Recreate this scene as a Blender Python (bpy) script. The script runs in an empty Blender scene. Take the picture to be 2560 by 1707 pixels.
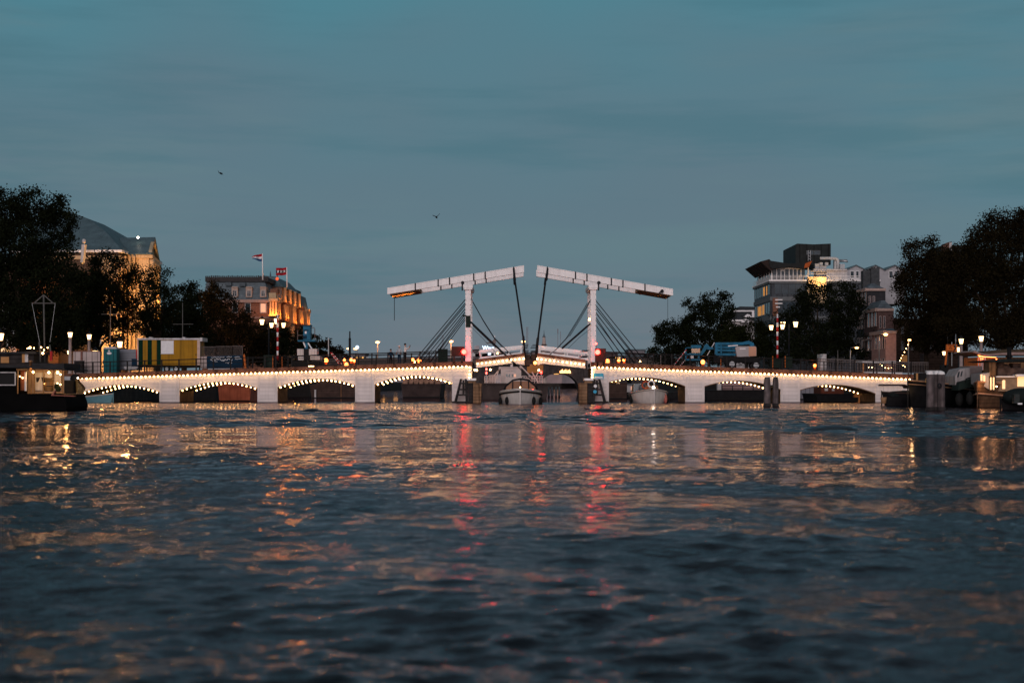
import bpy, math, random
import numpy as np
from mathutils import Vector, Matrix, Euler
sc = bpy.context.scene
COL = sc.collection
R = math.radians
# ---- camera model: pixel of the 2560 wide photograph + distance -> world point
F, CX, HY, CAMH = 3900.0, 1280.0, 961.0, 1.8
def at(px, py, Y):
    return Vector(((px - CX) / F * Y, Y, CAMH - (py - HY) / F * Y))
def wx(px, Y): return (px - CX) / F * Y
def wz(py, Y): return CAMH - (py - HY) / F * Y

# ---- materials -------------------------------------------------------------
MATS = {}
def _nt(name):
    m = bpy.data.materials.new(name); m.use_nodes = True
    nt = m.node_tree
    return m, nt, nt.nodes['Principled BSDF']
def M(name, col, rough=.7, var=.25, scale=2.5, metal=0.0, emit=None, es=0.0, plank=None, pitch=.2, bump=0.0, spec=.10, stain=0.0, groove=.5):
    if name in MATS: return MATS[name]
    m, nt, b = _nt(name); N, L = nt.nodes, nt.links
    tc = N.new('ShaderNodeTexCoord')
    nz = N.new('ShaderNodeTexNoise'); nz.inputs['Scale'].default_value = scale; nz.inputs['Detail'].default_value = 5
    L.new(tc.outputs['Object'], nz.inputs['Vector'])
    mr = N.new('ShaderNodeMapRange'); mr.inputs[1].default_value = .3; mr.inputs[2].default_value = .7
    mr.inputs[3].default_value = 1 - var; mr.inputs[4].default_value = 1 + var * .6
    L.new(nz.outputs['Fac'], mr.inputs[0])
    fac = mr.outputs[0]
    def mul(a, k):
        n = N.new('ShaderNodeMath'); n.operation = 'MULTIPLY'; L.new(a, n.inputs[0])
        if hasattr(k, 'is_linked'): L.new(k, n.inputs[1])
        else: n.inputs[1].default_value = k
        return n.outputs[0]
    if stain:   # vertical weather streaks
        mp = N.new('ShaderNodeMapping'); mp.inputs['Scale'].default_value = (3.2, 3.2, .25)
        L.new(tc.outputs['Object'], mp.inputs[0])
        n2 = N.new('ShaderNodeTexNoise'); n2.inputs['Scale'].default_value = 1.6; n2.inputs['Detail'].default_value = 6
        L.new(mp.outputs[0], n2.inputs['Vector'])
        m2 = N.new('ShaderNodeMapRange'); m2.inputs[1].default_value = .42; m2.inputs[2].default_value = .68
        m2.inputs[3].default_value = 1.0; m2.inputs[4].default_value = 1 - stain
        L.new(n2.outputs['Fac'], m2.inputs[0]); fac = mul(fac, m2.outputs[0])
    gro = None
    if plank:
        sp = N.new('ShaderNodeSeparateXYZ'); L.new(tc.outputs['Object'], sp.inputs[0])
        a = mul(sp.outputs['XYZ'.index(plank)], 1.0 / pitch)
        fl = N.new('ShaderNodeMath'); fl.operation = 'FRACT'; L.new(a, fl.inputs[0])
        lt = N.new('ShaderNodeMath'); lt.operation = 'GREATER_THAN'; L.new(fl.outputs[0], lt.inputs[0]); lt.inputs[1].default_value = .16
        g2 = N.new('ShaderNodeMapRange'); L.new(lt.outputs[0], g2.inputs[0]); g2.inputs[3].default_value = groove; g2.inputs[4].default_value = 1
        fo = N.new('ShaderNodeMath'); fo.operation = 'FLOOR'; L.new(a, fo.inputs[0])
        wn = N.new('ShaderNodeTexWhiteNoise'); wn.noise_dimensions = '1D'; L.new(fo.outputs[0], wn.inputs['W'])
        g3 = N.new('ShaderNodeMapRange'); L.new(wn.outputs[0], g3.inputs[0]); g3.inputs[3].default_value = .86 if groove < .7 else .95; g3.inputs[4].default_value = 1.06
        fac = mul(mul(fac, g2.outputs[0]), g3.outputs[0]); gro = lt.outputs[0]
    vm = N.new('ShaderNodeVectorMath'); vm.operation = 'SCALE'; vm.inputs[0].default_value = col
    L.new(fac, vm.inputs['Scale']); L.new(vm.outputs[0], b.inputs['Base Color'])
    b.inputs['Roughness'].default_value = rough; b.inputs['Metallic'].default_value = metal
    b.inputs['Specular IOR Level'].default_value = spec
    if bump or (gro and groove < .7):
        bp = N.new('ShaderNodeBump'); bp.inputs['Distance'].default_value = .02; bp.inputs['Strength'].default_value = bump or .5
        L.new(gro if gro else nz.outputs['Fac'], bp.inputs['Height']); L.new(bp.outputs[0], b.inputs['Normal'])
    if emit:
        b.inputs['Emission Color'].default_value = (*emit, 1); b.inputs['Emission Strength'].default_value = es
    MATS[name] = m
    return m
def G(name, col, es):     # things that give off light
    return M(name, (.6, .6, .6), .4, .05, 2, emit=col, es=es)

white_plank = M('white_plank', (.66, .60, .59), .55, .10, .8, plank='Z', pitch=.37, stain=.07, groove=.8)
white_board = M('white_board', (.66, .60, .59), .5, .10, 1.2, stain=.14)
white_paint = M('white_paint', (.90, .86, .85), .45, .05, 1.5, stain=.13)
dirty_white = M('dirty_white', (.55, .52, .52), .6, .2, 1.5, stain=.3)
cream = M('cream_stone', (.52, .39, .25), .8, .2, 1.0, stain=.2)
wood_deck = M('deck_edge_timber', (.17, .075, .05), .8, .4, 2.0, plank='X', pitch=1.9)
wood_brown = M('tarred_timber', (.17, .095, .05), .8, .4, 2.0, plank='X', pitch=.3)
wood_dark = M('dark_timber', (.035, .03, .03), .8, .4, 2.0, plank='Z', pitch=.35)
wood_grey = M('weathered_pile', (.13, .105, .105), .85, .5, 2.0, stain=.5, bump=.6)
wood_fender = M('fender_timber', (.26, .15, .085), .8, .4, 1.5, plank='Z', pitch=.3, stain=.3)
wood_warm = M('varnished_wood', (.36, .17, .05), .35, .3, 2.0, plank='Z', pitch=.16)
iron = M('black_iron', (.012, .014, .018), .5, .3, 4)
rail_iron = M('railing_iron', (.014, .012, .012), .55, .3, 4)
pale_rail = M('grey_railing_steel', (.16, .13, .125), .5, .3, 4)
mast_grey = M('dull_mast', (.10, .095, .09), .6, .2, 3)
steel = M('galvanised_steel', (.30, .31, .32), .4, .2, 3, metal=.6)
grey_sheet = M('corrugated_grey_sheet', (.25, .26, .30), .5, .2, 1, plank='Z', pitch=.16)
pale_sheet = M('pale_site_boards', (.52, .42, .40), .65, .2, 1, plank='X', pitch=.55)
slate = M('slate_roof', (.11, .135, .155), .6, .3, 1.2, plank='Z', pitch=.35)
zinc = M('zinc_roof', (.10, .15, .17), .5, .25, .7, stain=.3)
brick = M('dark_brick', (.13, .07, .055), .85, .35, 3, plank='Z', pitch=.4)
brick_red = M('red_brick', (.25, .115, .075), .85, .3, 3, plank='Z', pitch=.4)
dark_wall = M('dark_cladding', (.02, .024, .024), .6, .3, 1, plank='X', pitch=1.2)
grey_clad = M('grey_cladding', (.055, .065, .078), .45, .3, 1, plank='X', pitch=.9)
stone = M('bridge_stone', (.06, .05, .05), .85, .35, 1.5, stain=.4)
quay_stone = M('quay_stone', (.05, .042, .038), .9, .4, .8)
pave = M('paving', (.06, .05, .045), .9, .3, .6)
glass = M('dark_glass', (.02, .035, .045), .08, .2, 1, spec=.8)
dull_glass = M('dull_glass', (.008, .008, .008), .35, .2, 1, spec=.05)
pane_grey = M('grey_glass', (.03, .05, .065), .12, .4, .7, spec=.8)
rubber = M('black_rubber', (.012, .012, .012), .7, .2, 4)
tarp = M('dark_tarpaulin', (.012, .016, .016), .75, .4, 3, bump=.6)
hull_black = M('black_hull', (.008, .008, .009), .6, .4, 2)
hull_white = M('white_hull', (.60, .55, .52), .35, .1, 1.5, stain=.15)
hull_blue = M('pale_blue_hull', (.17, .36, .42), .45, .15, 2)
hull_rust = M('red_lead_hull', (.48, .13, .07), .6, .3, 1, stain=.3)
hull_brown = M('tarred_hull', (.06, .035, .028), .6, .4, 1.5, plank='Z', pitch=.3)
hull_grey = M('grey_hull', (.22, .22, .25), .5, .2, 1, plank='X', pitch=.5)
hull_tan = M('tan_hull', (.34, .19, .10), .45, .25, 1.2)
blue_paint = M('blue_machine_paint', (.012, .125, .225), .45, .25, 2, stain=.2)
teal = M('teal_plastic', (.009, .125, .14), .5, .2, 1.5, plank='X', pitch=.34)
yellow = M('yellow_panel', (.36, .175, .008), .55, .12, 1.0, plank='X', pitch=1.15, stain=.22, groove=.75)
dkgreen = M('dark_green_panel', (.003, .024, .014), .6, .2, 1.5, spec=.03)
cabinet_green = M('green_cabinet', (.012, .022, .016), .6, .3, 2)
red_paint = M('red_paint', (.38, .012, .012), .45, .15, 3)
orange_paint = M('orange_paint', (.55, .13, .02), .5, .15, 3)
navy = M('navy_cloth', (.008, .03, .06), .8, .2, 3)
flag_red = M('flag_red', (.42, .01, .02), .8, .1, 3)
flag_blue = M('flag_blue', (.03, .09, .22), .8, .1, 3)
flag_white = M('flag_white', (.75, .73, .74), .8, .1, 3)
flag_black = M('flag_black', (.02, .015, .02), .8, .1, 3)
sign_blue = M('sign_blue', (.05, .33, .52), .5, .1, 3)
bark = M('bark', (.03, .022, .016), .95, .4, 3)
skin = M('skin', (.42, .24, .17), .6, .1, 5)
hair_dark = M('dark_hair', (.012, .009, .008), .6, .2, 8)
cloth_white = M('white_cloth', (.72, .66, .62), .8, .1, 5)
feather = M('dark_feather', (.015, .018, .024), .7, .3, 8)
g_bulb = G('warm_bulb_glow', (1.0, .56, .20), 20)
g_lantern = G('lantern_glow', (1.0, .58, .24), 6)
g_red = G('red_signal_glow', (1.0, .007, .004), 60)
g_redsm = G('red_lamp_glow', (1.0, .04, .025), 14)
g_green = G('green_lamp_glow', (.2, 1.0, .5), 3)
g_amber = G('amber_warning_glow', (1.0, .19, .025), 9)
g_street = G('street_lamp_glow', (1.0, .42, .13), 9)
g_white = G('white_lamp_glow', (1.0, .86, .66), 16)
g_window = G('warm_lit_window', (1.0, .48, .13), 1.1)
g_dim = M('dim_lit_window', (.12, .07, .04), .5, .3, 2, emit=(1.0, .42, .12), es=.16)
g_orange = G('orange_lit_window', (1.0, .30, .06), .55)
g_sign = G('cold_sign_glow', (.55, .75, 1.0), 2.2)

# ---- mesh builder ----------------------------------------------------------
class MB:
    def __init__(s): s.v, s.f, s.m, s.sm = [], [], [], []
    def add(s, vs, fs, mi=0, smooth=False):
        o = len(s.v); s.v += [Vector(p) for p in vs]
        for f in fs: s.f.append([o + i for i in f]); s.m.append(mi); s.sm.append(smooth)
        return s
    def box(s, a, b, mi=0):
        x0, y0, z0 = a; x1, y1, z1 = b
        return s.hexa([(x0,y0,z0),(x1,y0,z0),(x1,y1,z0),(x0,y1,z0),(x0,y0,z1),(x1,y0,z1),(x1,y1,z1),(x0,y1,z1)], mi)
    def hexa(s, p, mi=0):
        return s.add(p, [(0,3,2,1),(4,5,6,7),(0,1,5,4),(1,2,6,5),(2,3,7,6),(3,0,4,7)], mi)
    def pbox(s, x0, y0, x1, y1, Y, d, mi=0):    # photo rectangle at distance Y, d metres deep
        a, b = at(x0, y1, Y), at(x1, y0, Y)
        return s.box((a.x, Y, a.z), (b.x, Y + d, b.z), mi)
    def prism(s, pts, d, mi=0, mside=None):
        n = len(pts); d = Vector(d); P = [Vector(p) for p in pts]
        s.add(P + [p + d for p in P], [tuple(range(n - 1, -1, -1)), tuple(range(n, 2 * n))], mi)
        o = len(s.v) - 2 * n
        for i in range(n):
            j = (i + 1) % n
            s.f.append([o + i, o + j, o + n + j, o + n + i]); s.m.append(mi if mside is None else mside); s.sm.append(False)
        return s
    def pprism(s, pxs, Y, d, mi=0, mside=None):
        return s.prism([at(x, y, Y) for x, y in pxs], (0, d, 0), mi, mside)
    def tube(s, pts, r, n=6, mi=0, smooth=True):
        P = [Vector(p) for p in pts]; rr = r if isinstance(r, (list, tuple)) else [r] * len(P)
        vs = []
        for i, p in enumerate(P):
            t = (P[min(i + 1, len(P) - 1)] - P[max(i - 1, 0)]).normalized()
            u = t.cross(Vector((0, 0, 1)) if abs(t.z) < .9 else Vector((1, 0, 0))).normalized(); w = t.cross(u)
            for k in range(n):
                a = 2 * math.pi * (k + .5) / n
                vs.append(p + (u * math.cos(a) + w * math.sin(a)) * rr[i])
        fs = [(i*n+k, i*n+(k+1)%n, (i+1)*n+(k+1)%n, (i+1)*n+k) for i in range(len(P)-1) for k in range(n)]
        fs += [tuple(range(n-1, -1, -1)), tuple((len(P)-1)*n + k for k in range(n))]
        return s.add(vs, fs, mi, smooth and n > 4)
    def bar(s, a, b, r, mi=0): return s.tube([a, b], r, 4, mi, False)
    def lathe(s, c, prof, n=10, mi=0, smooth=True):
        c = Vector(c); vs = []
        for (r, z) in prof:
            for k in range(n):
                a = 2 * math.pi * (k + .5) / n; vs.append(c + Vector((r * math.cos(a), r * math.sin(a), z)))
        m = len(prof)
        fs = [(i*n+k, i*n+(k+1)%n, (i+1)*n+(k+1)%n, (i+1)*n+k) for i in range(m-1) for k in range(n)]
        fs += [tuple(range(n-1, -1, -1)), tuple((m-1)*n + k for k in range(n))]
        return s.add(vs, fs, mi, smooth)
    def ell(s, c, r, nu=10, nv=7, mi=0):
        c = Vector(c); r = (r, r, r) if not isinstance(r, (list, tuple)) else r
        vs = [c + Vector((0, 0, -r[2]))]
        for j in range(1, nv):
            ph = -math.pi / 2 + math.pi * j / nv
            for k in range(nu):
                a = 2 * math.pi * k / nu
                vs.append(c + Vector((r[0]*math.cos(ph)*math.cos(a), r[1]*math.cos(ph)*math.sin(a), r[2]*math.sin(ph))))
        vs.append(c + Vector((0, 0, r[2])))
        fs = [(0, 1 + (k+1)%nu, 1 + k) for k in range(nu)]
        for j in range(nv - 2):
            fs += [(1+j*nu+k, 1+j*nu+(k+1)%nu, 1+(j+1)*nu+(k+1)%nu, 1+(j+1)*nu+k) for k in range(nu)]
        t = len(vs) - 1; b0 = 1 + (nv - 2) * nu
        fs += [(t, b0 + k, b0 + (k+1)%nu) for k in range(nu)]
        return s.add(vs, fs, mi, True)
    def disc(s, c, r, d, n=12, mi=0):   # flat cylinder facing the viewer side (-Y)
        c = Vector(c); P = [c + Vector((r*math.cos(2*math.pi*k/n), 0, r*math.sin(2*math.pi*k/n))) for k in range(n)]
        return s.prism(P, (0, d, 0), mi)
ORG = {}
def tag(o, label=None, cat=None, group=None, kind=None):
    if label: o['label'] = label
    if cat: o['category'] = cat
    if group: o['group'] = group
    if kind: o['kind'] = kind
    return o
def thing(name, label, cat, loc=(0, 0, 0), group=None):
    o = bpy.data.objects.new(name, None); COL.objects.link(o); o.location = loc; o.empty_display_size = .3
    ORG[o] = Vector(loc)
    return tag(o, label, cat, group)
def part(name, mb, mats, parent=None, label=None):
    """links a builder's shapes as one mesh object, as a part of parent"""
    org = ORG[parent] if parent is not None else Vector((0, 0, 0))
    me = bpy.data.meshes.new(name)
    me.from_pydata([tuple(v - org) for v in mb.v], [], mb.f)
    for m in (mats if isinstance(mats, (list, tuple)) else [mats]): me.materials.append(m)
    me.polygons.foreach_set('material_index', mb.m); me.polygons.foreach_set('use_smooth', mb.sm)
    me.update()
    o = bpy.data.objects.new(name, me); COL.objects.link(o)
    if parent is not None: o.parent = parent
    ORG[o] = org
    if label: o['label'] = label
    return o
def single(name, mb, mats, label, cat, group=None, loc=None):
    """a thing that is one mesh, its origin at loc"""
    o = part(name, mb, mats)
    if loc is not None:
        o.data.transform(Matrix.Translation(-Vector(loc))); o.location = loc
    return tag(o, label, cat, group)
def dup(o, loc=None, label=None, rot=None, scale=None, parent=None, top=True):
    c = o.copy(); COL.objects.link(c)
    if parent is not None: c.parent = parent
    if loc is not None: c.location = loc
    if rot is not None: c.rotation_euler = (0, 0, rot)
    if scale is not None: c.scale = (scale,) * 3 if not isinstance(scale, tuple) else scale
    if label: c['label'] = label
    for ch in list(o.children): dup(ch, parent=c)
    return c
def parts(name, rects, Y, d, mat, parent):
    """one part for each rectangle"""
    return [part(name, MB().pbox(*r, Y, d), mat, parent) for r in rects]
def lamp(parent, loc, col, power, radius=.15, spot=None, aim=None):
    d = bpy.data.lights.new('lamp_light', 'SPOT' if spot else 'POINT'); d.color = col; d.energy = power; d.shadow_soft_size = radius
    o = bpy.data.objects.new('lamp_light', d); COL.objects.link(o)
    org = ORG.get(parent, Vector((0, 0, 0))) if parent else Vector((0, 0, 0))
    if parent: o.parent = parent
    o.location = Vector(loc) - org
    if spot:
        d.spot_size = R(spot); d.spot_blend = .6
        o.rotation_euler = (Vector(aim) - Vector(loc)).to_track_quat('-Z', 'Y').to_euler()
    return o
def text_mb(txt, size, origin, mirror=False, extrude=.01, bold=0.0):
    cu = bpy.data.curves.new('txt', 'FONT'); cu.body = txt; cu.size = size; cu.extrude = extrude; cu.resolution_u = 2; cu.offset = bold
    o = bpy.data.objects.new('txt', cu); COL.objects.link(o)
    dg = bpy.context.evaluated_depsgraph_get(); me = bpy.data.meshes.new_from_object(o.evaluated_get(dg))
    mb = MB(); org = Vector(origin); w = max((v.co.x for v in me.vertices), default=0)
    mb.add([org + Vector(((w - v.co.x) if mirror else v.co.x, -v.co.z, v.co.y)) for v in me.vertices], [tuple(p.vertices) for p in me.polygons])
    bpy.data.objects.remove(o); bpy.data.curves.remove(cu); bpy.data.meshes.remove(me)
    return mb
# ---- camera, sky, light ----------------------------------------------------
cam = bpy.data.cameras.new('camera'); cam_o = bpy.data.objects.new('camera', cam); COL.objects.link(cam_o)
cam_o.location = (0, 0, CAMH); cam_o.rotation_euler = (R(90), 0, 0)
cam.sensor_width = 36; cam.lens = 36 * F / 2560; cam.shift_y = (HY - 853.5) / 2560
cam.clip_start = .5; cam.clip_end = 9000
cam.dof.use_dof = True; cam.dof.focus_distance = 150; cam.dof.aperture_fstop = 1.3
sc.camera = cam_o
SUN_EL, SUN_ROT = 9, 180     # the afterglow stands behind the photographer
w = bpy.data.worlds.new('World'); sc.world = w; w.use_nodes = True
nt = w.node_tree; N, L = nt.nodes, nt.links; bg = N['Background']
tc = N.new('ShaderNodeTexCoord'); sp = N.new('ShaderNodeSeparateXYZ'); L.new(tc.outputs['Generated'], sp.inputs[0])
def mr(src, a, b, c, d, smooth=True):
    n = N.new('ShaderNodeMapRange'); n.interpolation_type = 'SMOOTHSTEP' if smooth else 'LINEAR'
    for i, v in enumerate((a, b, c, d)): n.inputs[i + 1].default_value = v
    L.new(src, n.inputs[0]); return n.outputs[0]
def noise(scale, vscale, det=5, rough=.55, off=0):
    mp = N.new('ShaderNodeMapping'); mp.inputs['Scale'].default_value = vscale; mp.inputs['Location'].default_value = (off, off, off)
    L.new(tc.outputs['Generated'], mp.inputs[0])
    n = N.new('ShaderNodeTexNoise'); n.inputs['Scale'].default_value = scale; n.inputs['Detail'].default_value = det; n.inputs['Roughness'].default_value = rough
    L.new(mp.outputs[0], n.inputs['Vector']); return n.outputs['Fac']
def mix(f, a, b):
    n = N.new('ShaderNodeMix'); n.data_type = 'RGBA'
    if hasattr(f, 'is_linked'): L.new(f, n.inputs[0])
    else: n.inputs[0].default_value = f
    for s_, v in ((6, a), (7, b)):
        if hasattr(v, 'is_linked'): L.new(v, n.inputs[s_])
        else: n.inputs[s_].default_value = (*v, 1)
    return n.outputs[2]
rp = N.new('ShaderNodeValToRGB'); L.new(sp.outputs['Z'], rp.inputs[0])
el = rp.color_ramp.elements
for p_, c_ in ((0.0, (.192, .190, .225)), (.03, (.165, .193, .228)), (.08, (.118, .194, .240)), (.16, (.085, .205, .258)), (.25, (.068, .228, .288)), (.29, (.066, .135, .182)), (.36, (.056, .066, .088)), (.55, (.036, .038, .05)), (1.0, (.03, .032, .042))):
    e = el[0] if p_ == 0.0 else (el[len(el) - 1] if p_ == 1.0 else el.new(p_)); e.position = p_; e.color = (*c_, 1)
sky_t = N.new('ShaderNodeTexSky'); sky_t.sky_type = 'NISHITA'; sky_t.sun_disc = False
sky_t.sun_elevation = R(SUN_EL); sky_t.sun_rotation = R(SUN_ROT)
scl = N.new('ShaderNodeVectorMath'); scl.operation = 'SCALE'; scl.inputs['Scale'].default_value = .07; L.new(sky_t.outputs[0], scl.inputs[0])
cl = mr(noise(2.6, (1, 1, 7), 6, .55), .44, .66, 0, .85)           # thin grey cloud bands
hue = mr(noise(1.7, (1.0, 1.0, 2.2), 3, .5, 3.1), .40, .60, 0, .8)   # warmer, greyer patches
c1 = mix(hue, rp.outputs[0], (.116, .178, .224))
c2 = mix(cl, c1, (.122, .206, .240))
dk = mr(noise(3.4, (1, 1, 9), 5, .6, 7.7), .48, .70, 0, .5)
c3 = mix(dk, c2, (.058, .160, .205))
front = mix(.03, c3, scl.outputs[0])
glow = mr(sp.outputs['Y'], .15, -.8, 0, 1); low = mr(sp.outputs['Z'], .75, .0, .25, 1)
gm = N.new('ShaderNodeMath'); gm.operation = 'MULTIPLY'; L.new(glow, gm.inputs[0]); L.new(low, gm.inputs[1])
L.new(mix(gm.outputs[0], front, (.36, .31, .335)), bg.inputs['Color'])
bg.inputs['Strength'].default_value = 1.0
sun = bpy.data.lights.new('sun', 'SUN'); sun_o = bpy.data.objects.new('sun', sun); COL.objects.link(sun_o)
sun.energy = 1.25; sun.angle = R(35); sun.color = (1.0, .88, .87)
sun_o.rotation_euler = Vector((0.15, math.cos(R(SUN_EL)), -math.sin(R(SUN_EL)) - .12)).to_track_quat('-Z', 'Y').to_euler()
vs = sc.view_settings; sc.display_settings.display_device = 'sRGB'; vs.view_transform = 'Standard'; vs.look = 'None'; vs.exposure = 0; vs.gamma = 1
cy = sc.cycles; cy.use_denoising = True; cy.use_light_tree = True; cy.max_bounces = 6; cy.diffuse_bounces = 2; cy.glossy_bounces = 3
cy.sample_clamp_indirect = 6; cy.sample_clamp_direct = 0; cy.caustics_reflective = True; cy.blur_glossy = .3

# ---- water: one sheet from under the camera to the horizon -------------------
def build_water():
    ys = [-60.0, -30.0, -12.0, -4.0, 0.0, 1.5, 2.5]
    while ys[-1] < 150: ys.append(ys[-1] + min(ys[-1] * .0052, .26))
    while ys[-1] < 6000: ys.append(ys[-1] * 1.12)
    ys = np.array(ys); nc = 520
    u = np.concatenate([[-14, -6, -3, -1.9, -1.4], np.linspace(-1, 1, nc - 10), [1.4, 1.9, 3, 6, 14]])
    Y = np.repeat(ys[:, None], nc, 1); X = u[None, :] * (np.maximum(ys[:, None], 2.5) * .5 + 5)
    rng = np.random.RandomState(4); Z = np.zeros_like(X); GX = np.zeros_like(X)
    # swells and chop: lots of short crested wave trains, shorter ones fade out with distance
    for i in range(70):
        lam = .24 * (16 ** (i / 69.0)); k = 2 * math.pi / lam
        th = rng.normal(math.pi / 2 + .25, .85); a = .0034 * lam ** .62 * rng.uniform(.4, 1.2)
        ph = rng.uniform(0, 6.28); kx, ky = k * math.cos(th), k * math.sin(th)
        fade = np.clip((lam / (np.minimum(.0052 * np.maximum(Y, 2.5), .26) + .012) - 3) / 3, 0, 1)
        pz = kx * X + ky * Y + ph + .6 * np.sin(X * rng.uniform(.2, .6) + Y * rng.uniform(.1, .5) + ph)
        a = a * (1 - .8 * np.clip((lam - .7) / 1.0, 0, 1) * np.clip((62 - Y) / 20, 0, 1))
        Z += a * fade * (np.exp(1.25 * np.sin(pz)) - 1.43) * .72
    # wake patches: rougher in places, smooth in others
    pat = .78 + .5 * np.sin(X * .21 + 1.3 + .8 * np.sin(Y * .13)) * np.sin(Y * .17 + .6 * np.sin(X * .15))
    pat = np.clip(pat + .5 * np.sin(X * .55 + Y * .37 + 2 * np.sin(Y * .21)) * np.sin(Y * .41 - X * .23 + 1), .22, 1.7)
    Z += .035 * np.clip((60 - Y) / 40, 0, 1) * (np.sin(Y * 1.05 + X * .33 + 1.2 * np.sin(X * .25)) + .8 * np.sin(Y * .66 - X * .42 + 2 + np.sin(X * .3)))
    pat += .35 * np.exp(-((X - 1.5) / 3.2) ** 2) * np.exp(-((Y - 13) / 7.0) ** 2)
    st = lambda v, a, b: np.clip((v - a) / (b - a), 0, 1) ** 2 * (3 - 2 * np.clip((v - a) / (b - a), 0, 1))
    wob = 5 * np.sin(X * .11 + 1) * np.sin(Y * .07) + 3 * np.sin(X * .31 + Y * .05)
    yy = Y + .55 * X + wob
    prof = .26 + 1.9 * st(yy, 58, 66) * (1 - .9 * st(Y, 107, 115)) + 1.25 * st(yy, 46, 35) * (.55 + .45 * st(Y, 12, 26))
    Z *= pat * prof * np.clip((165 - Y) / 12, 0, 1)
    # low standing ripples along the bridge, slopes shaped so that they mirror the bulbs
    band = st(Y, 111, 116) * np.clip((152 - Y) / 3, 0, 1)
    Z += band * np.tan(np.minimum(.5 * np.arctan(2.3 / np.maximum(151 - Y, 1)), .13) * 1.3) / 2.73 * np.sin(2 * math.pi * Y / 2.3 + .5 * np.sin(X * .9 + .3 * np.sin(Y)) + .35 * np.sin(X * 2.1 + 1.7 * Y))
    Z *= np.clip((1.35 - np.abs(u[None, :])) / .35, 0, 1) * np.clip((Y - .5) / 2, 0, 1)
    v = np.stack([X, Y, Z], -1).reshape(-1, 3); nr = len(ys)
    i = np.arange(nr - 1)[:, None] * nc + np.arange(nc - 1)[None, :]; i = i.reshape(-1)
    f = np.stack([i, i + 1, i + nc + 1, i + nc], -1)
    me = bpy.data.meshes.new('water')
    me.vertices.add(len(v)); me.vertices.foreach_set('co', v.astype(np.float32).ravel())
    me.loops.add(len(f) * 4); me.loops.foreach_set('vertex_index', f.astype(np.int32).ravel())
    me.polygons.add(len(f)); me.polygons.foreach_set('loop_start', np.arange(len(f), dtype=np.int32) * 4)
    me.polygons.foreach_set('use_smooth', np.ones(len(f), dtype=bool)); me.update(calc_edges=True)
    o = bpy.data.objects.new('water', me); COL.objects.link(o); tag(o, kind='structure')
    return o
water = build_water()
m, wnt, b = _nt('river_water'); MN, ML = wnt.nodes, wnt.links
b.inputs['Base Color'].default_value = (.004, .007, .010, 1); b.inputs['IOR'].default_value = 1.29; b.inputs['Specular IOR Level'].default_value = .5
geo = MN.new('ShaderNodeNewGeometry'); sx = MN.new('ShaderNodeSeparateXYZ'); ML.new(geo.outputs['Position'], sx.inputs[0])
def wnoise(scale, vs_, det=3, rough=.5):
    mp = MN.new('ShaderNodeMapping'); mp.inputs['Scale'].default_value = vs_; ML.new(geo.outputs['Position'], mp.inputs[0])
    n = MN.new('ShaderNodeTexNoise'); n.inputs['Scale'].default_value = scale; n.inputs['Detail'].default_value = det; n.inputs['Roughness'].default_value = rough
    ML.new(mp.outputs[0], n.inputs['Vector']); return n.outputs['Fac']
def wmath(op, a, b_):
    n = MN.new('ShaderNodeMath'); n.operation = op
    for i, v in enumerate((a, b_)):
        if hasattr(v, 'is_linked'): ML.new(v, n.inputs[i])
        else: n.inputs[i].default_value = v
    return n.outputs[0]
def wmr(src, a, b_, c, d):
    n = MN.new('ShaderNodeMapRange'); n.interpolation_type = 'SMOOTHSTEP'
    for i, v in enumerate((a, b_, c, d)): n.inputs[i + 1].default_value = v
    ML.new(src, n.inputs[0]); return n.outputs[0]
# a gust of wind ruffles the water across the river between 70 and 112 m, calmer strips before and behind it
wob = wmath('MULTIPLY', wmath('SUBTRACT', wnoise(.06, (.6, 1.2, 1), 4), .5), 26)
tilt = wmath('MULTIPLY', sx.outputs['X'], .55)
yy = wmath('ADD', wmath('ADD', sx.outputs['Y'], wob), tilt)
gust = wmath('MULTIPLY', wmr(yy, 59, 68, 0, 1), wmr(sx.outputs['Y'], 165, 150, 0, 1))
chop = wmr(yy, 46, 35, 0, 1)
lane = wmr(wnoise(.02, (.5, 3.5, 1), 4, .6), .40, .62, 0, 1)
ML.new(wmath('ADD', wmath('ADD', wmath('MULTIPLY', gust, wmr(sx.outputs['Y'], 107, 116, .06, .01)), wmr(sx.outputs['Y'], 14, 34, .075, .012)), wmath('MULTIPLY', lane, .02)), b.inputs['Roughness'])
hf = wmath('ADD', wmath('ADD', wmath('MULTIPLY', wnoise(.26, (.8, 1, 1), 2, .5), .05), wmath('MULTIPLY', wnoise(1.1, (.7, 1, 1), 3, .5), .040)), wmath('MULTIPLY', wnoise(3.8, (.8, 1, 1), 4, .55), .030))
bp = MN.new('ShaderNodeBump'); bp.inputs['Distance'].default_value = 2.0
ML.new(hf, bp.inputs['Height']); ML.new(bp.outputs[0], b.inputs['Normal'])
farcalm = wmr(sx.outputs['Y'], 150, 168, 1, .35)
ML.new(wmath('MULTIPLY', wmath('ADD', wmath('ADD', .32, wmath('MULTIPLY', wmath('MAXIMUM', wmath('MULTIPLY', gust, wmr(sx.outputs['Y'], 107, 116, .35, .10)), wmath('MULTIPLY', chop, wmr(sx.outputs['Y'], 14, 32, .4, .9))), .70)), wmath('MULTIPLY', lane, .12)), farcalm), bp.inputs['Strength'])
fr_n = MN.new('ShaderNodeFresnel'); fr_n.inputs['IOR'].default_value = 1.33; ML.new(bp.outputs[0], fr_n.inputs['Normal'])
gl = MN.new('ShaderNodeBsdfGlossy'); gl.inputs['Color'].default_value = (.74, .655, .685, 1); ML.new(bp.outputs[0], gl.inputs['Normal'])
ML.new(b.inputs['Roughness'].links[0].from_socket, gl.inputs['Roughness'])
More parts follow.
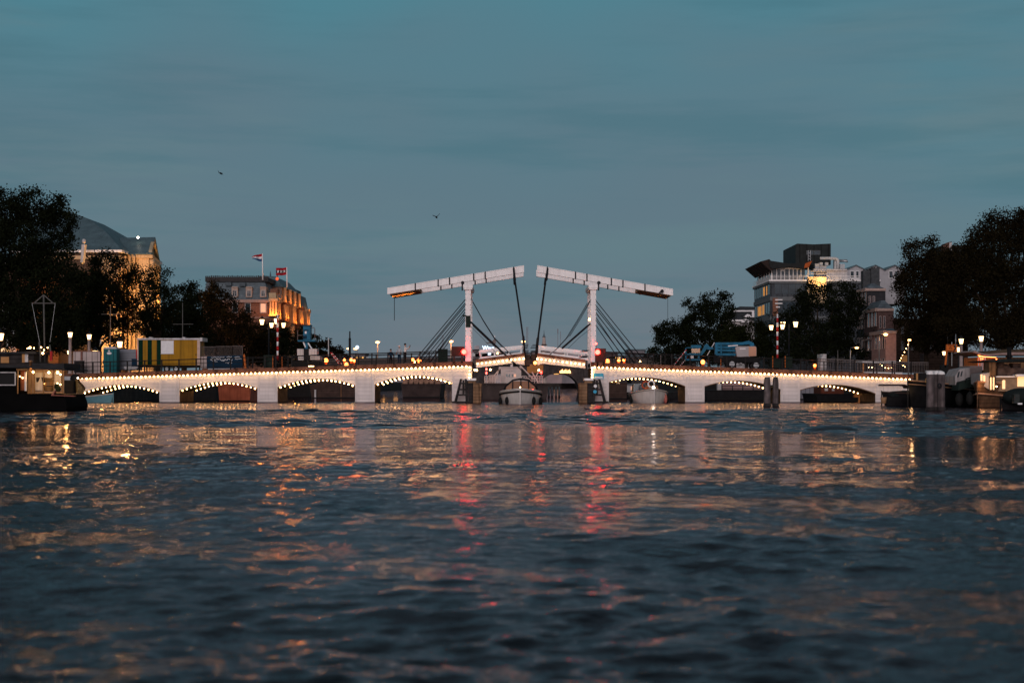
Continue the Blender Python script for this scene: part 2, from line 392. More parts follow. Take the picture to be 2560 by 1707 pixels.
df = MN.new('ShaderNodeBsdfDiffuse'); df.inputs['Color'].default_value = (.004, .007, .010, 1)
mxs = MN.new('ShaderNodeMixShader'); ML.new(fr_n.outputs[0], mxs.inputs[0]); ML.new(df.outputs[0], mxs.inputs[1]); ML.new(gl.outputs[0], mxs.inputs[2])
fm = wmath('MULTIPLY', wmr(wnoise(.55, (.35, 1.3, 1), 6, .65), .62, .74, 0, .5), wmr(sx.outputs['Y'], 26, 12, 0, 1))     # thin foam of the boat's own wake
fd = MN.new('ShaderNodeBsdfDiffuse'); fd.inputs['Color'].default_value = (.30, .30, .32, 1)
mxf = MN.new('ShaderNodeMixShader'); ML.new(fm, mxf.inputs[0]); ML.new(mxs.outputs[0], mxf.inputs[1]); ML.new(fd.outputs[0], mxf.inputs[2]); mxs = mxf
out = [n for n in MN if n.type == 'OUTPUT_MATERIAL'][0]; ML.new(mxs.outputs[0], out.inputs['Surface']); MN.remove(b)
water.data.materials.append(m)

# ---- banks -------------------------------------------------------------------
def structure(name, mb, mats):
    return tag(part(name, mb, mats), kind='structure')
BL, BR = -42.4, 38.9          # faces of the two quays
structure('quay_ground', MB().box((-900, 150.2, -1), (BL, 900, 2.55), 1).box((-900, 150.2, 2.55), (BL - .5, 900, 2.6), 0), [pave, quay_stone])
structure('quay_ground', MB().box((BR, 150.2, -1), (900, 900, 2.55), 1).box((BR + .5, 150.2, 2.55), (900, 900, 2.6), 0), [pave, quay_stone])
structure('land', MB().box((-3000, 760, -1), (3000, 5000, 2.4)), [pave])

# ---- the drawbridge ------------------------------------------------------------
Y0, Y1 = 150.0, 156.5
TOP = [(187, 946.6), (418, 939.5), (560, 935), (980, 922), (1180, 915.2)]
TOPR = [(1478, 917.2), (1537, 919.6), (1711, 926.6), (2040, 939), (2275, 948.2)]
def topy(px):
    P = TOP if px < 1300 else TOPR
    return float(np.interp(px, [p[0] for p in P], [p[1] for p in P]))
bridge = thing('drawbridge', 'long white timber drawbridge with strings of bulbs, two tall portals and tilted balance beams', 'bridge', (0, 153, 0))
ARCH = [  # x0, springing y0, x1, springing y1, crown y
    (205, 984, 399, 981, 963.5), (449, 978, 644, 972, 956), (694, 970, 888, 964.5, 948.6), (937, 962.7, 1130, 958, 940.5),
    (1522, 956.8, 1713, 966.6, 944.8), (1761, 967, 1951, 974.5, 953.4), (1999.5, 976.5, 2188.5, 985, 963)]
def archy(a, px):
    x0, y0, x1, y1, c = a; u = (px - (x0 + x1) / 2) / ((x1 - x0) / 2)
    base = y0 + (y1 - y0) * (px - x0) / (x1 - x0)
    return base - ((y0 + y1) / 2 - c) * (1 - u * u)
for a in ARCH:
    mb = MB(); n = 26; xs = [a[0] + (a[2] - a[0]) * i / n for i in range(n + 1)]
    T = [at(x, topy(x), Y0) for x in xs]; B = [at(x, archy(a, x), Y0) for x in xs]
    dv = Vector((0, Y1 - Y0, 0))
    for i in range(n):
        mb.add([B[i], B[i+1], T[i+1], T[i]], [(0, 1, 2, 3)], 0)
        mb.add([B[i]+dv, B[i+1]+dv, T[i+1]+dv, T[i]+dv], [(3, 2, 1, 0)], 0)
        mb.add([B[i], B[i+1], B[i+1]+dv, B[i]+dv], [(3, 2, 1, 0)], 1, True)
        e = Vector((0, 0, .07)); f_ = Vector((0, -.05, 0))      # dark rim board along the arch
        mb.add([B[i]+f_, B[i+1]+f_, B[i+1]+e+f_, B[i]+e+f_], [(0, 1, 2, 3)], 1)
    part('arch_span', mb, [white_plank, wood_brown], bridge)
PIERS = [(399, 449), (644, 694), (888, 937), (1130, 1180), (1478, 1522), (1713, 1761), (1951, 1999.5)]
def waterz(): return -.35
for k, (x0, x1) in enumerate(PIERS + [(150, 205), (2188.5, 2283)]):
    a, b_ = at(x0, topy(x0), Y0), at(x1, topy(x1), Y0); yf = Y0 - .06; mb = MB()
    zt0, zt1 = a.z, b_.z
    mb.hexa([(a.x, yf, .12), (b_.x, yf, .12), (b_.x, Y0 + .12, .12), (a.x, Y0 + .12, .12), (a.x, yf, zt0), (b_.x, yf, zt1), (b_.x, Y0 + .12, zt1), (a.x, Y0 + .12, zt0)], 0)
    mb.hexa([(a.x, Y0 + .12, .12), (b_.x, Y0 + .12, .12), (b_.x, Y1, .12), (a.x, Y1, .12), (a.x, Y0 + .12, zt0 - .1), (b_.x, Y0 + .12, zt1 - .1), (b_.x, Y1, zt1 - .1), (a.x, Y1, zt0 - .1)], 1)
    mb.box((a.x, yf - .02, -.5), (b_.x, Y1 + .02, .12), 2)
    if k < 7:
        for xx in (a.x, b_.x - .22, a.x + (b_.x - a.x) * (.8 if k < 4 else .22)):   # corner and cover boards
            mb.box((xx, yf - .035, .14), (xx + (.22 if xx != a.x + (b_.x - a.x) * (.8 if k < 4 else .22) else .06), yf, min(zt0, zt1) - .05), 3)
    part('pier', mb, [white_plank, wood_brown, wood_dark, white_board], bridge)
for P in (TOP, TOPR):
    mb = MB(); x0, x1 = (150, 1181) if P is TOP else (1477, 2300)
    xs = [x0 + (x1 - x0) * i / 20 for i in range(21)]
    for i in range(20):
        q = []
        for (x, dz) in ((xs[i], .05), (xs[i+1], .05), (xs[i+1], .47), (xs[i], .47)):
            p = at(x, topy(x), Y0); q.append(Vector((p.x, Y0 - .30, p.z + dz)))
        mb.prism(q, (0, .30, 0), 0)
        mb.prism([v + Vector((0, .30, -.0 if j < 2 else -.1)) for j, v in enumerate(q)], (0, Y1 - Y0 + .3, 0), 1)
    part('deck', mb, [wood_deck, pave], bridge)
# portals: two posts each side joined by a cap, iron straps, guide rails
def portal(x0, x1, sgn):
    for yy_ in (Y0 + .2, Y1 - .75):
        s_ = 150 / 150; a = at(x0, 912, Y0).x; b2 = at(x1, 912, Y0).x; zt = at(x0, 712, Y0).z; zb = at(x0, 921, Y0).z
        mb = MB().box((a, yy_, zb), (b2, yy_ + .55, zt), 0)
        for k in range(15):                                    # bolt heads up the post
            z = zb + .6 + k * .5; mb.box((b2 - .09, yy_ - .02, z), (b2 - .03, yy_, z + .06), 1); mb.box((a + .02, yy_ - .02, z), (a + .07, yy_, z + .06), 1)
        part('portal_post', mb, [white_paint, iron], bridge)
    c0, c1 = at(x0 - 5, 712, Y0), at(x1 + 5, 720, Y0)
    mb = MB().box((c0.x, Y0 - .05, c1.z), (c1.x, Y1 + .05, c0.z), 0)
    mb.box((c0.x + .06, Y0 + .0, c1.z - .14), (c1.x - .06, Y1, c1.z), 0)
    part('portal_cap', mb, [white_paint], bridge)
    pv = at(1156.5 if sgn < 0 else 1497, 707, Y0)
    part('pivot_bearing', MB().disc((pv.x, Y0 - .1, pv.z), .17, .25).box((pv.x - .1, Y0 - .06, pv.z - .75), (pv.x + .04, Y0 + .05, pv.z)), iron, bridge)
portal(1163, 1177, -1); portal(1476.5, 1490.5, 1)
def beam(tl, tr, hl, hr, straps, wbox):
    for r_, yy_ in enumerate((Y0 + .12, Y1 - .62)):
        a, b2, c, d = at(*tl, Y0), at(*tr, Y0), at(tr[0], tr[1] + hr, Y0), at(tl[0], tl[1] + hl, Y0)
        mb = MB().prism([Vector((p.x, yy_, p.z)) for p in (a, b2, c, d)], (0, .5, 0))
        rim = Vector((0, 0, .07))      # cover board along the top edge
        mb.prism([Vector((p.x, yy_ - .04, p.z)) for p in (a + rim, b2 + rim, b2, a)], (0, .58, 0))
        bo = part('balance_beam', mb, [white_paint], bridge)
        for t in straps:
            ms = MB()
            p = a.lerp(b2, t); q = d.lerp(c, t); ux = Vector((.035, 0, 0)); dn = (b2 - a).normalized() * .06
            pts = [p - dn + Vector((0, 0, .09)), p + dn + Vector((0, 0, .09)), q + dn - Vector((0, 0, .03)), q - dn - Vector((0, 0, .03))]
            ms.prism([Vector((v.x, yy_ - .05, v.z)) for v in pts], (0, .6, 0))
            part('iron_strap', ms, iron, bo)
    wt, wd = wbox
    a, b2, c, d = at(*wt[0], Y0), at(*wt[1], Y0), at(*wd[1], Y0), at(*wd[0], Y0)
    part('counterweight', MB().prism([Vector((p.x, Y0 + .63, p.z)) for p in (a, b2, c, d)], (0, 5.2, 0)), M('counterweight_timber', (.30, .18, .10), .7, .4, 1.5, plank='X', pitch=.35), bridge)
beam((968, 721.5), (1310, 665), 14, 15.5, (.205, .372, .455, .632, .716, .925), (((973, 728), (1046, 716)), ((974, 737.5), (1046, 725.5))))
beam((1343, 664.7), (1683, 724), 15.5, 14.5, (.075, .282, .366, .546, .631, .793), (((1600, 714), (1679, 728)), ((1600, 725), (1679, 739.5))))
ho = at(1655, 728, Y0)
part('horn', MB().disc((ho.x, Y0 - .12, ho.z), .17, .26).box((ho.x - .3, Y0 - .02, ho.z - .3), (ho.x - .14, Y0 + .1, ho.z - .06)), iron, bridge)
# hanger rods, stays and the driving bars
def rod(pts, r, name='stay_cable', ys=(Y0 - .02, Y1 - .1)):
    for yy_ in ys:
        mb = MB(); P = [Vector((at(x, y, Y0).x, yy_, at(x, y, Y0).z)) for x, y in pts]
        mb.tube(P, r, 6); part(name, mb, iron, bridge)
rod([(1284, 670), (1287, 700), (1288.5, 703), (1308, 838), (1309, 842), (1313, 896)], [.085, .12, .05, .05, .09, .09], 'hanger_rod')
rod([(1369, 670), (1366, 700), (1364.8, 703), (1347, 838), (1346, 842), (1341, 896)], [.085, .12, .05, .05, .09, .09], 'hanger_rod')
for a, b2 in (((1163, 749), (1027, 912)), ((1163, 758), (1036, 912)), ((1163, 780), (1060, 911)), ((1159, 791), (1070, 911))): rod([a, b2], .04)
for a, b2 in (((1490, 752), (1607, 897)), ((1490, 764), (1601, 906)), ((1490, 782), (1588, 912)), ((1490, 794), (1572, 914))): rod([a, b2], .04)
rod([(1178, 747), (1206, 797), (1235, 843), (1258, 867), (1281, 889)], .035); rod([(1178, 817), (1207, 846), (1237, 879)], .018, ys=(Y0,))
rod([(1476, 750), (1450, 794), (1421, 841), (1395, 869), (1362, 897)], .03); rod([(1476, 753), (1452, 796), (1424, 841)], .025, ys=(Y0,))
rod([(1476, 822), (1450, 842), (1420, 871)], .018, ys=(Y0,))
rod([(1176, 804), (1277, 900), (1290, 912)], [.085, .085, .12], 'driving_bar'); rod([(1476, 809), (1405, 871)], .085, 'driving_bar')
rod([(1290, 911), (1318, 940), (1330, 950)], .045, 'lower_brace', ys=(Y0 + .6,))
rod([(984, 741), (984, 800)], .03, 'pull_rope', ys=(Y0 + 1,)); rod([(1672, 741), (1672, 797)], .018, 'pull_rope', ys=(Y0 + 1,))
part('drive_box', MB().pbox(1164.5, 789, 1176, 818, Y0 + .1, .5).pbox(1157, 787, 1165, 791, Y0 + .1, .3), cabinet_green, bridge)
# the two leaves, a little raised
def leaf(poly, rails, gx, rungx, hinge):
    mb = MB(); top = [p for p in poly[:2]]
    mb.pprism(poly, Y0 - .05, Y1 - Y0 + .1, 0)
    a, b2 = at(*poly[0], Y0), at(*poly[1], Y0); rr_ = Vector((0, 0, .28))
    mb.prism([Vector((p.x, Y0 - .22, p.z)) for p in (a, b2, b2 + rr_, a + rr_)], (0, .2, 0), 1)
    mb.prism([Vector((p.x, Y0 - .02, p.z + .02)) for p in (a, b2, b2 + rr_ * .7, a + rr_ * .7)], (0, Y1 - Y0, 0), 1)
    lo = part('bridge_leaf', mb, [white_board, wood_deck], bridge)
    for yy_ in (Y0 + .05, Y1 - .15):
        mr_ = MB()
        for (p, q, hh) in rails:
            A, B2 = at(*p, Y0), at(*q, Y0); dz = Vector((0, 0, hh / 26))
            mr_.prism([Vector((v.x, yy_, v.z)) for v in (A - dz, B2 - dz, B2, A)], (0, .10, 0), 0)
        for x in gx:
            t = (x - rails[0][0][0]) / (rails[0][1][0] - rails[0][0][0]); A = at(*rails[0][0], Y0).lerp(at(*rails[0][1], Y0), t)
            mr_.box((A.x - .05, yy_ + .1, A.z - 1.25), (A.x + .05, yy_ + .2, A.z - .02), 0)
        for (x0, x1, y_) in rungx:
            p = at(x0, y_, Y0); q = at(x1, y_ - .6, Y0); mr_.tube([Vector((p.x, yy_ - .1, p.z)), Vector((q.x, yy_ - .1, q.z))], .035, 5, 1)
        part('leaf_railing', mr_, [white_paint, iron], lo)
leaf([(1190, 905.5), (1311, 890), (1311, 912), (1291, 909.5), (1278, 908), (1190, 919.5)], [((1197, 874.5), (1309, 862.5), 7), ((1197, 893), (1309, 880), 6.5)], (1200, 1236, 1272, 1303),
     [(1180, 1198, 876), (1180, 1197, 879), (1182, 1200, 891.5), (1182, 1200, 894), (1306, 1321, 862), (1305, 1320, 866.5), (1307, 1322, 877.5), (1305, 1321, 882)], 0)
leaf([(1343, 890), (1463, 906), (1463, 920.5), (1358, 909), (1343, 912)], [((1346, 863), (1470, 878), 7.5), ((1346, 880.5), (1470, 893.5), 7)], (1350, 1382, 1418, 1454),
     [(1455, 1473, 876), (1451, 1470, 878.5), (1452, 1471, 891), (1447, 1467, 893.5), (1331, 1346, 862), (1328, 1343, 866), (1330, 1345, 878), (1327, 1342, 882)], 0)
part('leaf_latch', MB().pbox(1312, 886, 1325, 914, Y0 + .1, 6.2).pbox(1328, 886, 1343, 906, Y0 + .1, 6.2), wood_dark, bridge)
# deck railings, front and rear
def railing(x0, x1, offs, step, mat, yy_, bal=0, dark=None):
    mb = MB(); P = lambda x, o: Vector((at(x, topy(x), Y0).x, yy_, at(x, topy(x), Y0).z + o))
    for k, o in enumerate(offs):
        xs = [x0 + (x1 - x0) * i / 8 for i in range(9)]
        mb.tube([P(x, o) for x in xs], .045 if k == 0 else .026, 5, 0)
    x = x0
    while x <= x1:
        p = P(x, .4); mb.box((p.x - .06, yy_ - .05, p.z), (p.x + .06, yy_ + .05, p.z + offs[0] - .34), 1 if dark else 0); x += step
    if bal:
        x = x0
        while x < x1:
            p = P(x, offs[-1]); mb.box((p.x - .012, yy_ - .012, p.z), (p.x + .012, yy_ + .012, p.z + offs[0] - offs[-1])); x += bal
    part('railing', mb, [mat, rail_iron], bridge)
railing(190, 690, (1.52, 1.12, .72), 43, rail_iron, Y0 - .1)
railing(690, 1162, (1.54, 1.30, 1.06, .82, .6), 40, rail_iron, Y0 - .1)
railing(190, 1162, (1.54, 1.2, .85), 46, rail_iron, Y1 - .1)
railing(1495, 2040, (1.50, 1.2, .9, .62), 46, rail_iron, Y0 - .1)
railing(2042, 2320, (1.62, 1.42, .62), 47, pale_rail, Y0 - .1, 4.2, True)
railing(1495, 2320, (1.54, 1.2, .85), 46, rail_iron, Y1 - .1)
# timber fenders in front of the two tower piers
def fender(s_):
    q = (lambda x: x) if s_ < 0 else (lambda x: 2 * 1325.5 - x)
    Yf = Y0 - 1.3; mb = MB()
    def pr(pts, d, mi, Yq=Yf):
        pts = [(q(x), y) for x, y in pts]
        mb.prism([at(x, y, Yq) for x, y in (pts if s_ < 0 else pts[::-1])], (0, d, 0), mi)
    pr([(1150, 947), (1155.5, 947), (1141, 1010), (1134, 1010)], .5, 0)          # raking leg
    pr([(1162, 947), (1170, 947), (1170, 1011), (1164, 1011)], .5, 0)
    for y in (956, 971.5, 985): pr([(1137 + (1010 - y) * .27, y), (1170, y), (1170, y + 4), (1137 + (1010 - y) * .27 - 1, y + 4)], .3, 0, Yf - .05)
    pr([(1156, 950), (1161, 950), (1161, 985), (1156, 985)], .3, 0, Yf + .05)
    pr([(1171, 957.5), (1182, 957.5), (1182, 1011), (1171, 1011)], 2.5, 0)
    pr([(1183, 957.5), (1197, 957.5), (1197, 1011), (1183, 1011)], 2.5, 1, Yf - .1)
    pr([(1197.4, 957.5), (1203.5, 959), (1202.5, 1011), (1197.4, 1011)], 2.2, 1, Yf + .2)
    pr([(1130, 1003), (1204, 1003), (1204, 1012), (1128, 1012)], 3.0, 0, Yf + .25)
    fo = part('fender', mb, [wood_dark, wood_fender], bridge)
    mc = MB()
    x0, x1 = sorted((q(1167.5), q(1190))); mc.pbox(x0, 945.5, x1, 951, Yf - .1, 2.4, 0); mc.pbox(x0 + 1, 951.2, x1 - 1, 957, Yf, 2.2, 1)
    part('fender_cap', mc, [white_paint, wood_fender], fo)
    return fo
fender(-1); fr = fender(1)
d1 = at(1488.5, 965, Y0 - 1.6); d2 = at(1487.5, 979, Y0 - 1.6)
part('reflector_plate', MB().disc(d1, .16, .08), flag_white, fr)
part('reflector_plate', MB().disc(d2, .17, .08), sign_blue, fr)
# beam and post lights that glow on the white timber
def post_light(p, Yq, aim, power, spot=70, col=(1, .55, .22)):
    c = at(*p, Yq); lo = part('post_lamp', MB().ell(c, .07).box((c.x - .09, c.y - .05, c.z - .14), (c.x + .09, c.y + .05, c.z - .07)), g_bulb, bridge)
    lamp(bridge, c + Vector((0, 0, .12)), col, power, .08, spot, at(*aim)); return lo
post_light((1473.5, 797), Y0 + .45, (1475.5, 740, Y0 + .5), 60, 60)
post_light((1036, 903), Y0 + 3.0, (1006, 735, Y0 + 3.0), 14000, 24, (1, .36, .07))
post_light((1600, 903), Y0 + 3.0, (1645, 735, Y0 + 3.0), 260, 26, (1, .40, .10))
# ---- strings of bulbs on the bridge --------------------------------------------
bulb_me = None
def bulb_string(name, pts, label, yoff=-.20, r=.075, group='bulb strings on the white bridge'):
    global bulb_me
    loc = pts[0]; st = thing(name, label, 'string lights', loc, group)
    part('cable', MB().tube([p + Vector((0, .06, .07)) for p in pts], .016, 4), iron, st)
    for p in pts:
        if bulb_me is None:
            bulb_me = part('bulb', MB().ell((0, 0, 0), (.105, .105, .112), 8, 6), g_bulb).data
            o = [x for x in COL.objects if x.data == bulb_me][0]
        else:
            o = bpy.data.objects.new('bulb', bulb_me); COL.objects.link(o)
        o.parent = st; o.location = p - Vector(loc)
        s_ = rnd.choice((1, 1, 1, 1.06, .95, .9)) * (.62 if rnd.random() < .05 else 1); s_ *= r / .105; o.scale = (s_, s_, s_)
rnd = random.Random(8)
def spaced(a, b, n): return [a + (b - a) * i / (n - 1) for i in range(n)]
def onTop(px, Yq=Y0 - .36): p = at(px, topy(px) + .6, Y0); return Vector((p.x, Yq, p.z))
bulb_string('light_string', [onTop(x) for x in spaced(187, 1166, 94)], 'long row of bulbs under the deck edge below the yellow trailer')
bulb_string('light_string', [onTop(x) for x in spaced(1486, 2272, 77)], 'long row of warm bulbs under the deck edge below the blue boom lift')
def seg(a, b, n, Yq): return [Vector((at(x, y, Y0).x, Yq, at(x, y, Y0).z)) for x, y in ((a[0] + (b[0]-a[0])*i/(n-1), a[1] + (b[1]-a[1])*i/(n-1)) for i in range(n))]
bulb_string('light_string', seg((1194.5, 909.3), (1309, 896.5), 12, Y0 - .38), 'short row of bulbs on the raised leaf above the white wheelhouse')
bulb_string('light_string', seg((1343, 897.5), (1459, 911), 12, Y0 - .38), 'short row of bulbs on the raised leaf with the hanging orange lamp')
bulb_string('light_string', seg((1174.5, 918.5), (1174, 944), 4, Y0 - .30), 'upright row of bulbs on the tower pier without a blue sign')
bulb_string('light_string', seg((1480, 920), (1479.5, 943), 4, Y0 - .30), 'upright row of bulbs on the tower pier beside the small blue sign')
AL = ['light blue rowing boat', 'orange barge', 'two amber reflections', 'dark tarpaulin barge', 'sloop with a lifebuoy', 'two tall piles', 'dark open launch']
for k, a in enumerate(ARCH):
    n = (18, 18, 18, 18, 18, 18, 18)[k]; xs = [a[0] + 8 + (a[2] - a[0] - 14) * i / (n - 1) for i in range(n)]
    if k < 4:
        bulb_string('light_string', [at(x, archy(a, x) + 1.5, Y0) + Vector((0, -.12, 0)) for x in xs], 'curved row of bulbs on the front arch rim above the ' + AL[k], r=.068)
    pts = [Vector((at(x, archy(a, x) + 1.5, Y0).x, Y1 + .12, at(x, archy(a, x) + 1.5, Y0).z)) for x in xs]
    bulb_string('light_string', pts, 'curved row of bulbs on the far arch rim ' + ('above the ' if k < 5 else 'by the ') + AL[k], r=.068)

# ---- signals and warning lamps on the deck ----------------------------------------
def signal(x0, y0, x1, y1, lx, ly, label, small=None):
    c = at((x0 + x1) / 2, y1, Y0 - .4); t = thing('bridge_signal', label, 'signal light', c)
    part('signal_box', MB().pbox(x0, y0, x1, y1, Y0 - .4, .45).pbox(x0 + 4, y1, x0 + 8, y1 + 18, Y0 - .3, .12).pbox(x1 - 8, y1, x1 - 4, y1 + 18, Y0 - .3, .12), [M('signal_box_paint', (.05, .02, .015), .6, .2)], t)
    l_ = at(lx, ly, Y0 - .42); part('lens', MB().ell(l_, (.25, .1, .25), 12, 8), g_red, t)
    part('hood', MB().prism([l_ + Vector((.24*math.cos(a), -.05, .24*math.sin(a))) for a in [math.pi*i/8 for i in range(9)]] + [l_ + Vector((.27*math.cos(a), -.05, .27*math.sin(a))) for a in [math.pi*(8-i)/8 for i in range(9)]], (0, -.2, 0)), iron, t)
    lamp(t, l_ + Vector((0, -.5, .1)), (1, .03, .015), 32, .1)  # added point light before the lens, throws red onto the box
    if small:
        s_ = at(*small, Y0 - .4); part('top_lamp', MB().ell(s_, .09), g_redsm, t); part('lamp_stem', MB().bar(s_ - Vector((0, 0, .6)), s_, .03), iron, t)
signal(1129, 866, 1161, 890, 1160, 879, 'dark signal box with a round red light below the portal drive box')
signal(1488, 871, 1515, 905, 1494, 880, 'red signal box with a bright red light and a small lamp on top', (1490.5, 859))
def amber(px, py, Yq, big, label):
    c = at(px, py, Yq); zb = at(px, topy(px), Y0).z + .45
    t = thing('warning_lamp', label, 'warning lamp', (c.x, c.y, zb), 'amber warning lamps on the bridge deck')
    part('lens', MB().ell(c, (.17 * big, .1, .17 * big), 10, 7), g_amber, t); lamp(t, c + Vector((0, -.3, .12)), (1, .2, .03), 14 * big, .1)  # extra point light added before the lens to tint its surroundings
    part('battery_case', MB().box((c.x - .12, c.y - .06, c.z - .42), (c.x + .12, c.y + .06, c.z - .16 * big)), orange_paint, t)
    if c.z - .42 > zb: part('stand', MB().bar((c.x, c.y, zb), (c.x, c.y, c.z - .4), .03).box((c.x - .25, c.y - .15, zb), (c.x + .25, c.y + .15, zb + .08)), iron, t)
for a in ((815, 901, 150.6, 1.25, 'large amber lamp beside the machine with a raised blue basket'), (866, 911, 150.4, 1.15, 'lowest amber lamp at the foot of the striped barrier arms'),
          (861, 899.5, 154, .8, 'small amber lamp just above the lowest one by the striped barrier arms'), (878, 899.5, 154, .9, 'small amber lamp first of a close pair before the thin black mast'), (886, 902, 153, .85, 'small amber lamp second of a close pair before the thin black mast'),
          (1032, 899, 153, .85, 'small amber lamp beside the three people on the bridge'), (1047.5, 901.5, 150.6, 1.2, 'large amber lamp crossed by the stay cables near the three people'),
          (1518.5, 903, 150.5, 1.25, 'large amber lamp next to the red signal box'), (1547, 901.5, 153, .9, 'small amber lamp first of a pair under the stay cables'), (1560, 900, 153, .9, 'small amber lamp second of a pair under the stay cables'),
          (1757, 905, 150.5, 1.2, 'amber lamp under the basket of the blue boom lift'), (2037, 914, 150.5, .9, 'amber lamp at the start of the pale balustrade')): amber(*a)
lt = at(1338, 907, Y0 - .5); t = thing('warning_lamp', 'bright orange lamp hanging at the tip of the raised leaf', 'warning lamp', lt)
part('lens', MB().ell(lt, .17, 10, 7), g_amber, t); lamp(t, lt + Vector((0, -.35, 0)), (1, .22, .04), 25, .1); part('hook', MB().bar(lt + Vector((0, .1, .1)), lt + Vector((0, .3, .5)), .02), iron, t)  # point light added in front of the lens to spread its orange

# ---- things on the deck -------------------------------------------------------------
def dz(px): return at(px, topy(px), Y0).z + .47
# site trailer with green stripes
zb = dz(420); t = thing('site_trailer', 'yellow site trailer with dark green stripes and a white notice panel', 'trailer', (wx(420, 151), 152, zb))
part('body', MB().pbox(345, 849, 499, 913, 151, 2.3), yellow, t)
part('roof', MB().pbox(342, 845, 502, 849.5, 150.9, 2.5).pbox(499, 844, 506, 853, 150.88, 2.5), dirty_white, t)
for x0, x1 in ((346, 357), (369, 379.5), (392, 402)): part('stripe_panel', MB().pbox(x0, 850, x1, 912.5, 150.98, .03), dkgreen, t)
part('notice_panel', MB().pbox(402.5, 852, 434, 884, 150.97, .04), flag_white, t)
parts('roof_vent', [(372, 842.5, 380, 845.2), (455, 842.5, 462, 845.2)], 151.6, .6, dirty_white, t); parts('door_handle', [(489, 884, 490.5, 889)], 150.94, .06, iron, t); part('notice_frame', MB().pbox(401.5, 851, 435, 852, 150.95, .05).pbox(401.5, 884, 435, 885, 150.95, .05), dirty_white, t); parts('end_frame', [(493, 850, 500, 913), (343, 852, 346, 913)], 150.96, .2, M('pink_trim', (.55, .40, .34), .6, .2), t)
part('chassis', MB().pbox(346, 913, 500, 918, 151.2, 2.0).pbox(346, 917, 349, 930, 151.2, .2).pbox(328, 915, 346, 918, 152, .2), rubber, t)
for x in (417, 440):
    c = at(x, 922, 151); wo = part('wheel', MB().disc(c, .30, .25, 16), rubber, t); part('hub', MB().disc(c - Vector((0, .03, 0)), .17, .06, 12), steel, wo)
# portable toilet
t = thing('portable_toilet', 'teal portable toilet with a white rounded roof and an oval badge on its door', 'toilet', (wx(274, 151), 151.6, dz(274)))
part('cabin', MB().pbox(258.5, 872, 291.5, 932, 151, 1.2), teal, t)
part('roof', MB().pprism([(257, 872), (292.5, 872), (290, 869), (283, 867), (267, 867), (260, 869)], 150.95, 1.3), dirty_white, t)
part('door', MB().pbox(262, 876, 284, 930, 150.96, .05), teal, t)
c = at(273, 883, 150.9); part('badge', MB().prism([c + Vector((.23*math.cos(a), 0, .12*math.sin(a))) for a in [i*math.pi/8 for i in range(16)]], (0, .05, 0)).disc(at(272.5, 877, 150.9), .08, .05), flag_white, t)
# hoarding boards and sheds on the bridge end
t = thing('site_hoarding', 'pale pink board hoarding behind the deck railing below the lamps', 'hoarding', (wx(215, 153), 153, dz(215)))
part('board', MB().pbox(183, 879, 250, 934, 153, .12), pale_sheet, t); part('top_rail', MB().pbox(183, 877.5, 250, 879, 152.95, .2).pbox(202, 879, 206, 900, 152.9, .1), M('hoarding_frame', (.2, .09, .07), .7, .2), t)
single('utility_cabinet', MB().pbox(185, 903, 206, 932, 151.2, .7).pbox(184.5, 901.5, 206.5, 903, 151.15, .8), wood_dark, 'dark brown cabinet standing before the pale pink hoarding', 'cabinet', loc=(wx(195, 151.2), 151.5, dz(195)))
t = thing('storage_container', 'grey corrugated container between the teal toilet and the yellow trailer', 'container', (wx(315, 153.5), 154, dz(315)))
part('body', MB().pbox(291, 873, 342, 925, 153.2, 2.2), grey_sheet, t); part('corner_post', MB().pbox(340, 873, 345, 918, 153.1, .2).pbox(289.5, 872, 292, 925, 153.1, .2), red_paint, t)
single('tool_box', MB().pbox(329, 898, 342, 915, 151.5, .7).pbox(328.5, 896.5, 342.5, 898, 151.45, .8), navy, 'small dark navy box against the end of the yellow trailer', 'box', loc=(wx(335, 151.5), 151.8, dz(335)))
single('material_stack', MB().pbox(310, 916, 345, 920, 151.4, .9).pbox(312, 920.5, 342, 924, 151.45, .8).pbox(322, 924, 324, 931, 151.5, .6), dirty_white, 'low stack of pale panels beneath the drawbar of the yellow trailer', 'stack', loc=(wx(328, 151.4), 151.8, dz(328)))
# mesh fence with the navy banner
t = thing('mesh_fence', 'tall site fence of wire mesh panels beside the yellow trailer', 'fence', (wx(555, 151.4), 151.4, dz(555)))
mb = MB(); mf = MB()
for x0, x1 in ((503, 540), (540, 581), (581, 606)):
    sy = 867 - (x0 - 503) * .03
    for (p, q) in (((x0, sy), (x1, sy)), ((x0, sy), (x0, 922)), ((x1, sy), (x1, 920)), ((x0, 890), (x1, 889))): mf.bar(at(*p, 151.4), at(*q, 151.4), .028)
    for k in range(1, 14): x = x0 + (x1 - x0) * k / 14; mb.bar(at(x, sy, 151.42), at(x, 890, 151.42), .008)
    for k in range(1, 9): y = sy + (890 - sy) * k / 9; mb.bar(at(x0, y, 151.42), at(x1, y, 151.42), .008)
part('frame', mf, pale_rail, t); part('wire_mesh', mb, pale_rail, t); part('fence_foot', MB().pbox(520, 921, 582, 924, 151.2, .5), dirty_white, t)
t = thing('banner', 'navy blue banner with white handwriting seen in reverse, tied to the mesh fence', 'banner', at(550, 920, 151.3))
part('cloth', MB().pprism([(517, 891), (582, 888.5), (606, 888), (606, 919), (517, 921)], 151.28, .03), navy, t)
part('grey_end', MB().pprism([(501, 892), (516.5, 891), (516.5, 920), (501, 921)], 151.28, .03), pale_sheet, t)
rs = random.Random(3); mb = MB()
def scrawl(x0, x1, y, h, n, r):
    pts = [at(x0 + (x1 - x0) * i / n + rs.uniform(-.7, .7), y + rs.uniform(-h, h) * (1 if i % 2 else -1) * .9, 151.25) for i in range(n + 1)]; mb.tube(pts, r, 4, 0, False)
